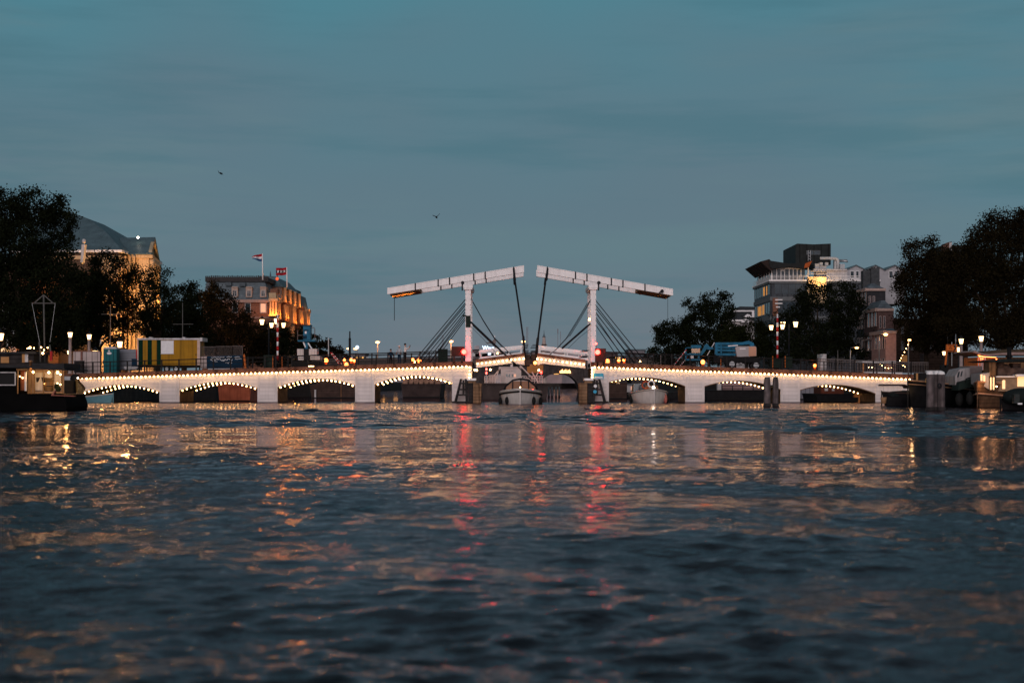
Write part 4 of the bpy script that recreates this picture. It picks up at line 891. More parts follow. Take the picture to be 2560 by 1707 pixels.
# barges seen through the arches
def barge(label, x0, x1, yt, yb, mat, cabin=(), Ln=14, name='barge', extra=None):
    Yd = F * CAMH / (yb - HY); t = thing(name, label, 'barge', (wx((x0 + x1) / 2, Yd), Yd, 0))
    i = (x1 - x0) * .04
    part('hull', MB().prism([at(x, y, Yd) for x, y in ((x0, yt), (x1, yt), (x1 - i, yb + 1), (x0 + i, yb + 1))], (0, Ln, 0)).pbox(x0 - 1, yt - 1, x1 + 1, yt + 1.2, Yd - .1, Ln), mat, t)
    part('waterline_band', MB().pbox(x0 + i, yb - 2.6, x1 - i, yb + 1, Yd - .03, .1), rubber, t)
    for (a, b2, c, d, mt, dep) in cabin: part('cabin', MB().pbox(a, b2, c, d, Yd + 1.2, dep), mt, t)
    if extra: extra(t, Yd)
    return t
barge('red lead painted barge seen through the second arch', 545, 628, 965, 1003, hull_rust, [(548, 952, 600, 965, hull_rust, 6)])
barge('dark barge beside the red lead one, seen through the second arch', 482, 541, 966, 1000, hull_black, [(500, 955, 530, 966, hull_black, 5)])
def post_x(t, Yd):
    part('pale_post', MB().pbox(786, 974, 790, 993, Yd - .3, .2), dirty_white, t); part('light_pole', MB().pbox(852, 950, 853.2, 992, Yd - .2, .1), M('rust_pole', (.3, .14, .06), .6, .2), t)
barge('dark brown timber barge seen through the third arch', 774, 890, 962, 995, hull_brown, [(790, 950, 880, 962, hull_brown, 6)], extra=post_x)
barge('low dark barge partly hidden behind the pier under the third arch', 712, 776, 962, 991, hull_black, [(720, 955, 770, 962, hull_brown, 8)])
def tarps(t, Yd):
    rr_ = random.Random(4); mb = MB()
    for x in range(1014, 1100, 13): mb.prism([at(a, b2, Yd + 2) for a, b2 in ((x - 9, 960), (x + 9, 960), (x + 5, 944 + rr_.uniform(-3, 4)), (x - 2, 941 + rr_.uniform(-3, 5)))], (0, 3, 0))
    part('cargo_cover', mb, M('pale_cargo', (.30, .17, .12), .8, .5, 1.5), t)
barge('dark tarpaulin barge with pale bundles of cargo under the fourth arch', 1003, 1103, 960, 994, M('tar_brown', (.045, .03, .028), .7, .4, 1), extra=tarps)
barge('dark brown barge between the tower pier and the sloop under the arch', 1522, 1568, 958, 997, hull_brown, [(1524, 948, 1548, 958, wood_warm, 3)], 8)
single('round_sign', MB().disc(at(1546, 955, 158), .21, .05, 12), flag_white, 'small white round sign hanging behind the arch rim with bulbs', 'sign', loc=at(1546, 955, 158))
Yd = 205.0; t = thing('moored_houseboat', 'white roofed houseboat behind the sloop under the arch', 'houseboat', (wx(1590, Yd), Yd, 0))
part('hull', MB().pbox(1565, 980, 1720, 996, Yd, 12), hull_black, t); part('cabin', MB().pbox(1568, 961, 1612, 981, Yd + 1, 5), dirty_white, t); part('cabin_roof', MB().pbox(1563, 958.5, 1614, 961.2, Yd + .7, 5.6), slate, t)
parts('window', [(1577, 966, 1590, 975), (1594, 966, 1606, 975)], Yd + .95, .1, g_orange, t)
def terr(t, Yd):
    mb = MB()
    for y in (964.5, 971, 975): mb.bar(at(1805, y, Yd), at(1950, y, Yd), .06)
    for x in range(1805, 1951, 26): mb.bar(at(x, 964, Yd), at(x, 978, Yd), .07)
    part('railing', mb, iron, t); part('post_house', MB().pbox(1794, 958, 1803, 977, Yd + .2, 1), dirty_white, t)
barge('long dark barge with a pinkish cabin and black railing under the sixth arch', 1762, 1960, 976, 999, hull_black, [(1806, 951, 1960, 976, M('pink_cabin', (.38, .24, .23), .6, .2, .5), 5)], extra=terr)
barge('grey planked barge beside the pier under the last arch', 1985, 2041, 968, 999, hull_grey, (), 8)
barge('dark barge with red lit interior under the last arch', 2040, 2150, 985, 1003, hull_black, [(2052, 968, 2110, 985, M('red_cabin', (.12, .035, .02), .7, .3), 4)], 8, extra=lambda t, Yd: parts('window', [(2062, 970, 2070, 977), (2080, 970, 2086, 977)], Yd + 1.1, .15, dirty_white, t))
single('mooring_crate', MB().pbox(2137, 984, 2147, 993, 152, .8).pbox(2147, 984, 2149.5, 1009, 152, .3), M('lit_orange_board', (.42, .16, .04), .6, .2), 'orange lit boards against the pier under the last arch', 'board', loc=at(2142, 1009, 152))

# ---- dark houseboat moored in front ---------------------------------------------------
Yh = 106.0; S = F / Yh
t = thing('houseboat', 'black houseboat with a warmly lit glazed veranda moored before the bridge end', 'houseboat', at(40, 1027, Yh))
part('hull', MB().prism([at(x, y, Yh) for x, y in ((-260, 984), (158, 984), (165, 1003), (168, 1018), (163, 1029), (-260, 1029))], (0, 5.2, 0)), M('tar_black', (.004, .004, .004), .8, .3, 1, spec=.02), t)
part('cabin_wall', MB().pbox(-260, 915, 41, 985, Yh + .3, 4.4), M('tar_black', (.004, .004, .004)), t)
part('roof', MB().prism([at(x, y, Yh - .2) for x, y in ((-260, 906), (60, 914), (164, 923), (164, 926), (60, 919.5), (-260, 916))], (0, 5.6, 0)).pbox(80, 908, 160, 921, Yh + .3, 4), M('roof_felt', (.028, .028, .03), .8, .3), t)
wo = part('window', MB().pbox(-60, 929.5, 39, 932, Yh + .22, .08).pbox(-60, 961, 39, 963.5, Yh + .22, .08).pbox(36.5, 932, 39, 961, Yh + .22, .08), dirty_white, t); part('pane', MB().pbox(-60, 932, 36.5, 961, Yh + .26, .02), dull_glass, wo)
# veranda: floor, back wall with white doors, posts, lit inside by small lamps
vf = part('veranda', MB().pbox(41, 984, 162, 986.5, Yh + .05, 4.6, 0).pbox(41, 922, 160, 984, Yh + 2.8, .1, 1), [wood_warm, M('veranda_wall', (.36, .25, .18), .7, .2)], t)
vd = MB(); vm_ = MB()
for x0, x1 in ((87, 106), (113, 130), (136, 152)): vd.pbox(x0, 931, x1, 976, Yh + 2.7, .06)
for x in (44, 70, 78, 86, 108, 134, 156): vm_.pbox(x - 1, 923, x + 1.2, 984, Yh + .1, .1)
vm_.pbox(41, 922, 160, 925, Yh + .1, .12); vm_.pbox(78, 981, 140, 983, Yh + .1, .12)
part('veranda_door', vd, dirty_white, vf); part('veranda_post', vm_, wood_warm, vf)
part('lit_curtain', MB().pbox(47, 926, 62, 976, Yh + 1.2, .08), M('rust_curtain', (.34, .12, .06), .8, .2), vf); part('pale_jamb', MB().pbox(61.5, 929, 66, 977, Yh + 1.0, .1).pbox(69, 940, 71, 975, Yh + .6, .1), flag_white, vf)
part('porch_light', MB().ell(at(83, 930, Yh + 1.5), .08).ell(at(122, 931, Yh + 1.8), .08).ell(at(144, 931, Yh + 1.8), .09).ell(at(50, 941, Yh + .8), .05).ell(at(56.5, 944.5, Yh + .8), .05).ell(at(109, 959, Yh + .5), .05).ell(at(145.5, 969, Yh + .5), .06).ell(at(151, 936, Yh + .6), .06).ell(at(143.5, 958, Yh + .5), .05).ell(at(151, 961, Yh + .5), .05), g_bulb, vf)
for x, pw in ((82, 34), (122, 26), (146, 26), (53, 14)): lamp(t, at(x, 936, Yh + 1.3), (1, .55, .2), pw, .1)
part('deck_ledge', MB().prism([at(x, y, Yh - .3) for x, y in ((128, 986), (136, 976), (138, 977), (133, 987), (186, 989), (186, 991), (128, 989))], (0, .4, 0)), M('red_rail', (.28, .10, .07), .6, .2), t)
part('stove_pipe', MB().lathe(at(76.5, 922, Yh + 1.4), [(.09, -.2), (.09, .45), (.15, .47), (.15, .55), (.06, .6)], 8), M('copper_pipe', (.35, .17, .08), .4, .2, metal=.4), t)
tb = thing('planter_barrel', 'round brown wooden barrel standing in the lit veranda', 'barrel', at(123, 978, Yh + .6))
part('barrel', MB().lathe(at(123, 978, Yh + .8), [(.30, 0), (.33, .1), (.345, .55), (.31, .93)], 14), wood_warm, tb); part('hoop', MB().lathe(at(123, 966, Yh + .8), [(.35, 0), (.352, .05)], 14), iron, tb)
single('deck_chair', MB().prism([at(x, y, Yh + .5) for x, y in ((90, 944), (96, 943), (91, 955))], (0, .4, 0)).prism([at(x, y, Yh + .5) for x, y in ((104, 943), (109, 944), (112, 958), (109, 956))], (0, .5, 0)).bar(at(104, 943, Yh + .6), at(112, 976, Yh + .6), .03), wood_dark, 'dark folded chair leaning before a white door in the lit veranda', 'chair', loc=at(104, 976, Yh + .5))
single('potted_plant', MB().ell(at(142, 966, Yh + .5), (.17, .15, .22), 8, 6).ell(at(147, 972, Yh + .5), (.14, .15, .2), 8, 6).lathe(at(143, 979, Yh + .5), [(.1, 0), (.14, .22)], 8), M('plant_leaf', (.03, .035, .012), .8, .5, 8), 'small bushy potted plant at the end of the lit veranda', 'plant', loc=at(143, 979, Yh + .5))
# another boat behind the houseboat: cabins and the mast with a spreader
Yq = 128.0; t = thing('houseboat', 'dark houseboat with a mast and crossed spreader lying behind the black one', 'houseboat', (wx(70, Yq), Yq, 0))
part('hull', MB().pbox(-200, 950, 158, 1017, Yq, 5), hull_black, t); part('cabin', MB().pbox(-200, 884, 84, 940, Yq + .5, 4), wood_dark, t); part('roof', MB().pbox(-200, 879, 90, 884.5, Yq + .2, 4.8), M('roof_felt', (.028, .028, .03)), t)
parts('window', [(2, 892, 22, 907), (55, 885, 62, 906)], Yq + .45, .08, g_dim, t); part('door_frame', MB().pbox(62, 882, 70, 905, Yq + .4, .1), dirty_white, t)
ms = MB().tube([at(109, 737, Yq + 2), at(112, 905, Yq + 2)], .07, 6).bar(at(79, 758, Yq + 2), at(139, 758, Yq + 2), .05).bar(at(109, 737, Yq + 2), at(85, 758, Yq + 2), .05).bar(at(109, 737, Yq + 2), at(133, 758, Yq + 2), .05)
part('mast', ms, mast_grey, t); part('shroud', MB().bar(at(80, 758, Yq + 2), at(99, 855, Yq + 2), .012).bar(at(138, 758, Yq + 2), at(125, 855, Yq + 2), .012), steel, t)
part('davit', MB().tube([at(101, 905, Yq), at(100, 870, Yq), at(98, 855, Yq)], .07, 6).tube([at(128, 900, Yq), at(126, 875, Yq), at(124, 862, Yq)], .07, 6), mast_grey, t); part('red_oar', MB().bar(at(128.5, 878, Yq - .1), at(128, 902, Yq - .1), .13), red_paint, t)
part('fairy_light', MB().ell(at(75, 869, Yq), .09).ell(at(69, 871, Yq), .05).ell(at(85, 870, Yq), .05).ell(at(103, 868, Yq), .05).ell(at(110, 875, Yq), .05).ell(at(119, 869, Yq), .05).ell(at(107, 883, Yq), .09), g_bulb, t)
t, W, rows = boat('wooden_sailboat', 'varnished wooden boat bow lit golden between the houseboat and the bridge end', 'boat', 190, 1011, R(26), 8.5, 2.9, 2.15, 1.15, [M('golden_planks', (.42, .25, .08), .4, .3, 2, plank='Z', pitch=.2), wood_brown, wood_warm], [(0, 0, .07)], full=2.0, flare=.6, Y=132)
lamp(t, at(166, 968, 119), (1, .5, .14), 65, .1); fender_ball(t, W((-.3, -8.3, 1.0)), (.28, .34)); part('anchor_winch', MB().ell(W((0, -7.9, 2.3)), (.4, .35, .4), 8, 6), rubber, t); part('bow_light', MB().ell(W((.15, -8.5, 2.35)), .06), g_white, t)
part('cockpit_screen', MB().add([W(v) for v in ((-.9, -5.6, 1.4), (.9, -5.6, 1.4), (.8, -5.2, 2.5), (-.8, -5.2, 2.5))], [(0, 1, 2, 3)]), flag_white, t)

# ---- boats at the other quay ------------------------------------------------------------
t, W, rows = boat('open_launch', 'dark open launch with a folded brown sunshade before the last arch', 'boat', 2213, 1014.5, R(-82), 6.2, 2.1, 1.15, 1.0, [hull_black, wood_brown, hull_brown], [(0, 0, .06)], full=2.8, Y=133)
part('sunshade', MB().prism([at(x, y, 134) for x, y in ((2205, 964), (2209, 960.5), (2262, 960.5), (2270, 963), (2272, 969), (2270, 971), (2268, 966), (2258, 964.5), (2208, 965))], (0, 1.6, 0)), M('maroon_canvas', (.03, .012, .012), .8, .3), t)
part('sunshade_pole', MB().bar(at(2208, 964, 134.2), at(2210, 988, 134.2), .015).bar(at(2268, 968, 134.2), at(2272, 980, 134.2), .015), steel, t)
part('bucket', MB().lathe(at(2209, 1008, 132.6), [(.20, 0), (.27, .52)], 10), hull_tan, t)
part('tarpaulin', MB().prism([at(x, y, 132.5) for x, y in ((2216, 984), (2245, 978), (2272, 976), (2296, 977), (2300, 990), (2230, 992))], (0, 1.9, 0)), tarp, t)
t, W, rows = boat('sailing_barge', 'old black sailing barge with a sweeping bow and lit lower planks beside the capped piles', 'barge', 2279, 1013, R(-47), 19, 4.6, 2.15, 1.35, [hull_black, wood_brown, M('gilt_rail', (.30, .17, .10), .4, .2)], [(0, 0, .06), (0, -.3, .03)], full=3.2, flare=.62, Y=128)
part('lit_planks', MB().hexa([W(v) for v in ((-2.34, -13.5, .45), (-2.2, -13.4, .45), (-2.2, -9.2, .55), (-2.34, -9.2, .55), (-2.42, -13.5, 1.2), (-2.2, -13.4, 1.2), (-2.2, -9.2, 1.15), (-2.42, -9.2, 1.15))]), M('golden_planks', (.4, .25, .1)), t)  # gold colour stands for lamp light on the lower hull
whl = part('wheelhouse', MB().prism([at(x, y, 127) for x, y in ((2388, 940), (2398, 923), (2425, 918), (2425, 961), (2388, 962))], (0, 3.0, 0)).prism([at(x, y, 129) for x, y in ((2425, 914.5), (2455, 914.5), (2455, 935), (2425, 955))], (0, 3.0, 0), 1), [M('old_white', (.34, .31, .31), .6, .2, 1.5, stain=.3), M('old_pink_white', (.22, .17, .16), .6, .2)], t)
part('window', MB().prism([at(x, y, 126.96) for x, y in ((2393, 942), (2396, 930), (2400, 928), (2396, 944))], (0, .04, 0)).prism([at(x, y, 126.96) for x, y in ((2401, 940), (2404, 928), (2407, 927), (2404, 941))], (0, .04, 0)), glass, whl)
part('deck_rail', MB().tube([at(x, y, 125) for x, y in ((2413, 956), (2415, 947), (2420, 945), (2440, 942), (2460, 940))], .05, 6), iron, t)
part('cabin_side', MB().prism([at(x, y, 126) for x, y in ((2400, 955), (2460, 938), (2470, 955), (2395, 976))], (0, 2, 0)), M('green_black_side', (.012, .022, .018), .6, .3), t)
lamp(t, W((-3.2, -11.5, .75)), (1, .55, .12), 28, .08); lamp(t, W((.4, -19.6, 1.3)), (1, .6, .25), 14, .08)
part('bow_lamp', MB().pbox(2291, 933, 2295, 950, 127.2, .1), g_dim, t); part('deck_box', MB().pbox(2296, 932, 2316, 948, 128, 1.5), hull_black, t); part('rigging_gear', MB().pbox(2318, 946, 2332, 956, 126.3, .5), M('brass_gear', (.5, .3, .1), .4, .5, 8), t)
t, W, rows = boat('houseboat', 'round bowed houseboat with a tall brown porch pole and lit cabin windows', 'houseboat', 2449, 1016, R(-34), 20, 5.4, 2.05, 1.4, [M('brown_tan_hull', (.15, .08, .045), .5, .4, 1.2, plank='Z', pitch=.3, stain=.3), wood_dark, M('pink_rail', (.34, .19, .13), .5, .2)], [(0, 0, .06), (0, -.95, .07)], full=2.3, flare=.62, Y=122)
Yc = 122.0
part('deck_cabin', MB().prism([at(x, y, Yc) for x, y in ((2450, 935), (2474, 931), (2474, 974), (2451, 960))], (0, 2.5, 0)), M('old_white', (.34, .31, .31)), t)
cb = part('cabin', MB().pbox(2490, 941, 2640, 978, Yc + 1.0, 4), M('cabin_cream', (.22, .16, .11), .6, .3), t)
parts('window', [(2544, 941, 2600, 966), (2506, 950, 2513, 972)], Yc + .9, .08, g_window, cb); parts('window', [(2452, 936, 2456, 958), (2459, 938, 2463, 955)], Yc - .1, .1, g_window, cb)
part('cabin_roof', MB().pbox(2541, 935.5, 2640, 941, Yc + .3, 5).pbox(2490, 940, 2545, 943, Yc + .7, 5), flag_white, t)
part('porch_screen', MB().pbox(2473, 903, 2490, 944, Yc + .2, 1.5), wood_brown, t); part('porch_window', MB().pbox(2475, 943, 2488, 974, Yc + .1, .1), g_window, t); part('porch_frame', MB().pbox(2472, 940, 2475, 977, Yc, .2).pbox(2487, 940, 2490, 977, Yc, .2).pbox(2480, 940, 2482, 977, Yc, .2).pbox(2490, 949, 2507, 951, Yc, .1), wood_dark, t)
part('awning', MB().prism([at(x, y, Yc - .2) for x, y in ((2463, 902), (2520, 897), (2640, 896), (2640, 903), (2480, 905))], (0, 5, 0)), tarp, t)
part('sitting_gear', MB().ell(at(2500, 912, Yc + 1.5), (.35, .3, .35)).ell(at(2512, 922, Yc + 1.5), (.5, .3, .4)).pbox(2532, 908, 2552, 926, Yc + 1.5, 1).pbox(2494, 920, 2640, 941, Yc + 1.2, 3), M('dim_gear', (.09, .06, .05), .8, .6, 2), t)
part('flue', MB().tube([at(2523, 868, Yc + .5), at(2523, 905, Yc + .5)], .17, 8), hull_black, t)
for p, pw in ((at(2482, 950, Yc - .6), 20), (at(2456, 965, Yc - .7), 16), (at(2530, 950, Yc - .2), 14)): lamp(t, p, (1, .5, .18), pw, .1)
fender_ball(t, W((-.9, -19.6, .7)), (.3, .55)); fender_ball(t, W((-2.0, -18.8, .6)), (.33, .55)); part('deck_lamp', MB().ell(at(2491.5, 966, Yc - .3), .06), g_bulb, t)
# pavilion boat behind, with a curved roof edge
Yp = 136.0; t = thing('pavilion_boat', 'houseboat with an upswept curved roof lit red orange under the eaves', 'houseboat', (wx(2500, Yp), Yp, 0))
part('hull', MB().pbox(2440, 960, 2680, 1013, Yp, 6), hull_black, t); part('cabin', MB().pbox(2443, 893, 2466, 925, Yp + .8, 4, 0).pbox(2466, 893, 2680, 960, Yp + 1, 4, 1), [M('orange_panel', (.5, .14, .03), .6, .2), wood_brown], t)
rf = [(2431, 880), (2438, 876), (2446, 880.5), (2456, 883), (2472, 884.5), (2495, 883), (2530, 880.5), (2680, 880)]
part('roof', MB().prism([at(x, y, Yp) for x, y in rf + [(2680, 887), (2500, 887), (2472, 888.5), (2452, 886.5)]], (0, 6, 0)).prism([at(x, y, Yp + .5) for x, y in ((2456, 883), (2470, 877), (2520, 873), (2680, 873), (2680, 880), (2500, 884))], (0, 5, 0), 1), [M('roof_trim', (.30, .20, .18), .5, .2), M('thatch_brown', (.06, .045, .03), .9, .3)], t)
part('column', MB().pbox(2446, 890, 2448, 925, Yp + .2, .1).pbox(2452, 890, 2454, 925, Yp + .2, .1).pbox(2456, 890, 2458, 925, Yp + .2, .1).pbox(2462, 890, 2464, 925, Yp + .2, .1), dirty_white, t)
part('eave_light', MB().ell(at(2449, 891, Yp - .1), .05).ell(at(2457, 897, Yp), .05).ell(at(2491, 898, Yp), .06).tube([at(2445, 888, Yp + .2), at(2460, 892, Yp + .2), at(2490, 893, Yp + .2)], .03, 4), g_amber, t)
for x in (2450, 2478): lamp(t, at(x, 897, Yp + .2), (1, .3, .06), 12, .1)
t, W, rows = boat('covered_dinghy', 'small dinghy under a humped black cover at the edge of the picture', 'boat', 2508, 1022, R(-75), 4.5, 1.9, .8, .75, [hull_black, tarp, rubber], [(0, 0, .07)], Y=108)
part('cover', MB().ell(at(2552, 992, 107.2), (1.25, .9, .62), 16, 8), tarp, t); part('outboard', MB().pbox(2536, 985, 2549, 1008, 106, .5), M('outboard_grey', (.03, .035, .034), .5, .2), t); part('motor_mark', MB().pbox(2545, 1007, 2556, 1011, 105.9, .1), flag_white, t)
# ---- ducks and gulls -----------------------------------------------------------------------
for px, py, s_, hd, lab in ((1468, 1026, 1.0, -1, 'duck first in the line swimming below the tower pier with the blue sign'), (1494, 1027, 1.25, 1, 'duck in the red reflection, largest of the four'), (1520, 1026.5, 1.1, 1, 'duck just past the red reflection'), (1554, 1030.5, .9, 1, 'duck swimming last and lowest, away from the others')):
    Yk = F * CAMH / (py - HY); c = Vector((wx(px, Yk), Yk, .02)); t = thing('duck', lab, 'duck', c, 'ducks on the river')
    part('body', MB().ell(c + Vector((0, 0, .06)), (.17 * s_, .10, .085), 12, 8).prism([c + Vector((-hd * x, 0, z)) for x, z in ((.12 * s_, .08), (.25 * s_, .13), (.15 * s_, .02))], (0, .06, 0)), feather, t)
    part('head', MB().ell(c + Vector((hd * .18 * s_, 0, .20)), (.055, .045, .05), 8, 6).tube([c + Vector((hd * .12 * s_, 0, .07)), c + Vector((hd * .17 * s_, 0, .19))], [.055, .035], 6).tube([c + Vector((hd * .21 * s_, 0, .195)), c + Vector((hd * .28 * s_, 0, .185))], [.02, .01], 5), feather, t)
def gull(px, py, Yk, pl, pr_, label):
    c = at(px, py, Yk); t = thing('gull', label, 'bird', c)
    part('body', MB().ell(c, (.06, .17, .055), 8, 6), feather, t)
    for P in (pl, pr_):
        Q = [c + Vector((x, .0, z)) for x, z in P]; part('wing', MB().prism([Q[0] + Vector((0, .09, 0)), Q[1] + Vector((0, .08, .01)), Q[2], Q[1] + Vector((0, -.07, -.01)), Q[0] + Vector((0, -.09, 0))], (0, 0, .035)), feather, t)
    part('tail', MB().prism([c + Vector(v) for v in ((-.03, 0, -.01), (.03, 0, -.01), (.05, .2, -.05), (.0, .22, -.06))], (0, 0, .03)), feather, t)
gull(1091, 543, 90, [(0, 0), (-.12, .05), (-.22, .09)], [(0, 0), (.1, .08), (.2, .19)], 'dark gull with raised wings alone in the sky above the bridge beam')
gull(551.5, 433.5, 95, [(0, 0), (-.1, .02), (-.16, .16)], [(0, 0), (.1, -.02), (.15, -.12)], 'small gull banking in the sky above the hotel flags')
# ---- trees ------------------------------------------------------------------------------
leaf_mats = [M('leaf_dark_green', (.009, .012, .0055), .9, .5, .5, spec=.02), M('leaf_brown_green', (.014, .011, .005), .9, .5, .5, spec=.02), M('leaf_olive', (.012, .015, .005), .9, .5, .5, spec=.02)]
def tree(label, Y, lobes, mi=0, seed=1, dens=5.0, leaf=.34, base=None, group='trees along the quays'):
    rg = np.random.RandomState(seed); s = Y / F
    base_px = base or sum(l[0] for l in lobes) / len(lobes); zb = 2.58; bx = wx(base_px, Y)
    t = thing('tree', label, 'tree', (bx, Y, zb), group); V = []; top = []
    leaf = max(leaf, leaf * Y / 190)
    for (px, py, rx, ry) in lobes:
        c = np.array(at(px, py, Y)); r = np.array([rx * s, (rx + ry) / 2 * s * .8, ry * s]); top.append(c)
        c[1] += rg.uniform(-1, 1) * r[1] * .6
        n = int(dens * math.pi * r[0] * r[2] / (leaf * leaf * .17))
        nb = max(14, int(n / 80)); d = rg.normal(size=(nb, 3)); d /= np.linalg.norm(d, axis=1)[:, None]
        q = c + d * r * (rg.uniform(.12, 1, nb) ** .42)[:, None] * rg.uniform(.86, 1.10, nb)[:, None]        # twig clumps
        cl = q[rg.randint(0, nb, n)] + np.clip(rg.normal(size=(n, 3)), -1.7, 1.7) * np.array([.48, .48, .38]) * rg.uniform(.5, 1.3, n)[:, None]
        V.append(cl)
    C = np.concatenate(V); n = len(C)
    C = C[C[:, 2] > zb + 1.2]; n = len(C)
    a = rg.normal(size=(n, 3)); a /= np.linalg.norm(a, axis=1)[:, None]; b_ = np.cross(a, rg.normal(size=(n, 3))); b_ /= np.linalg.norm(b_, axis=1)[:, None]
    L_ = (leaf * rg.uniform(.45, 1.05, n))[:, None]; W_ = L_ * .55
    verts = np.stack([C - a * L_ * .5, C + b_ * W_ * .5, C + a * L_ * .5, C - b_ * W_ * .5], 1).reshape(-1, 3) - np.array([bx, Y, zb])
    me = bpy.data.meshes.new('crown'); me.vertices.add(4 * n); me.vertices.foreach_set('co', verts.astype(np.float32).ravel())
    me.loops.add(4 * n); me.loops.foreach_set('vertex_index', np.arange(4 * n, dtype=np.int32))
    me.polygons.add(n); me.polygons.foreach_set('loop_start', np.arange(n, dtype=np.int32) * 4); me.update(calc_edges=True)
    me.materials.append(leaf_mats[mi]); o = bpy.data.objects.new('crown', me); COL.objects.link(o); o.parent = t
    mb = MB(); zc = min(p[2] for p in top); fork = Vector((bx, Y, zb + max(1.8, (zc - zb) * .6)))
    mb.tube([(bx, Y, zb - .1), (bx + .05, Y, zb + 1.0), fork], [.42, .30, .26], 8)
    for p in top: e = Vector(p); mb.tube([fork, fork.lerp(e, .5) + Vector((0, 0, .4)), e], [.2, .12, .04], 6)
    part('trunk', mb, bark, t); return t
tree('tallest dark tree at the edge of the picture towering over the lit theatre roof', 165, [(15, 535, 62, 62), (90, 520, 66, 52), (142, 556, 46, 60), (40, 620, 90, 75), (125, 640, 66, 58), (-40, 600, 80, 110), (50, 720, 95, 80), (150, 720, 52, 62), (-30, 760, 80, 90), (100, 800, 90, 60), (170, 790, 45, 45), (20, 830, 90, 50), (130, 850, 70, 40), (185, 850, 40, 35), (195, 700, 26, 40)], 0, 1, base=60)
tree('slender dark tree with two pointed tops in front of the lit theatre wall', 188, [(246, 662, 17, 44), (288, 670, 18, 42), (266, 730, 40, 50), (222, 745, 34, 58), (245, 800, 55, 45), (205, 830, 40, 40), (268, 640, 8, 20), (235, 700, 36, 40), (215, 790, 34, 40), (282, 840, 26, 28)], 0, 2, base=240)
tree('leafy tree with golden light sparkling through it before the theatre', 192, [(345, 692, 33, 34), (385, 705, 32, 42), (322, 745, 34, 46), (378, 770, 44, 52), (345, 805, 48, 38), (418, 715, 18, 42), (412, 770, 36, 50), (312, 706, 28, 40), (308, 785, 34, 52), (366, 826, 40, 26), (334, 672, 14, 18)], 0, 3, dens=2.7, base=395)
tree('low dark tree with a ragged top standing beside the golden sparkling one', 212, [(455, 742, 34, 34), (438, 790, 42, 52), (478, 800, 44, 54), (430, 845, 55, 45), (490, 850, 45, 40), (476, 716, 12, 14)], 0, 4)
tree('broad brownish green tree in front of the slate hotel roof', 232, [(522, 735, 34, 32), (556, 762, 38, 42), (500, 785, 50, 60), (578, 800, 48, 46), (620, 828, 46, 44), (540, 850, 80, 60), (470, 850, 50, 55), (652, 850, 40, 46), (600, 870, 90, 45)], 1, 5, dens=4)
tree('small dark tree between the striped pole and the raised blue basket', 290, [(690, 845, 40, 40), (732, 850, 42, 40), (768, 872, 28, 30), (700, 890, 70, 36), (660, 870, 40, 40)], 0, 6, dens=4)
tree('distant rounded brown tree beyond the raised blue basket', 420, [(785, 858, 26, 26), (815, 868, 28, 22), (846, 880, 22, 18), (800, 895, 60, 22), (862, 893, 14, 12), (755, 870, 40, 36)], 1, 7, dens=4.5)
tree('tall round tree rising behind the blue boom lift', 250, [(1778, 764, 36, 36), (1748, 782, 40, 44), (1812, 772, 28, 42), (1722, 826, 42, 42), (1785, 835, 58, 60), (1820, 830, 36, 50), (1740, 880, 70, 40)], 0, 8, dens=3.6)
tree('lower tree leaning over the water behind the stay cables', 258, [(1668, 828, 34, 32), (1652, 852, 24, 28), (1692, 850, 42, 40), (1645, 890, 34, 28), (1690, 895, 50, 35), (1700, 815, 24, 22)], 0, 9, dens=3.6)
tree('low olive green tree between the boom lift and the office block', 236, [(1830, 838, 46, 26), (1880, 830, 42, 30), (1850, 862, 76, 40), (1920, 845, 46, 45), (1800, 880, 60, 35), (1915, 885, 60, 40)], 2, 10, dens=3.8)
tree('wide dark tree hiding the lower floors of the office block', 218, [(2040, 732, 42, 36), (2092, 738, 46, 36), (1998, 785, 44, 48), (2132, 762, 30, 46), (2060, 795, 84, 60), (2100, 840, 64, 55), (1985, 850, 50, 45), (2040, 870, 90, 40), (1955, 800, 26, 36), (2120, 800, 40, 50), (2020, 745, 40, 40), (2100, 880, 60, 35), (1960, 880, 50, 35)], 0, 11, dens=2.7)
tree('brown tinged tree with thin upper twigs beside the narrow gabled houses', 192, [(2300, 634, 44, 34), (2340, 652, 36, 42), (2282, 690, 40, 48), (2340, 715, 50, 60), (2268, 745, 34, 40), (2325, 785, 56, 50), (2250, 700, 20, 24), (2270, 620, 14, 18), (2335, 605, 10, 12), (2262, 800, 26, 24), (2375, 680, 45, 50), (2360, 760, 60, 60), (2320, 845, 70, 40), (2390, 840, 60, 45)], 1, 12)
tree('massive dark tree over the moored houseboats at the picture edge', 172, [(2500, 568, 46, 44), (2446, 612, 52, 44), (2555, 575, 60, 55), (2400, 668, 56, 54), (2500, 670, 84, 80), (2590, 680, 70, 100), (2420, 760, 84, 60), (2530, 780, 88, 66), (2370, 730, 40, 50), (2608, 790, 60, 70), (2492, 540, 10, 12), (2470, 830, 90, 40), (2400, 820, 60, 45), (2560, 840, 70, 45), (2385, 640, 26, 26), (2590, 580, 60, 60), (2460, 680, 70, 70)], 1, 13, base=2520)

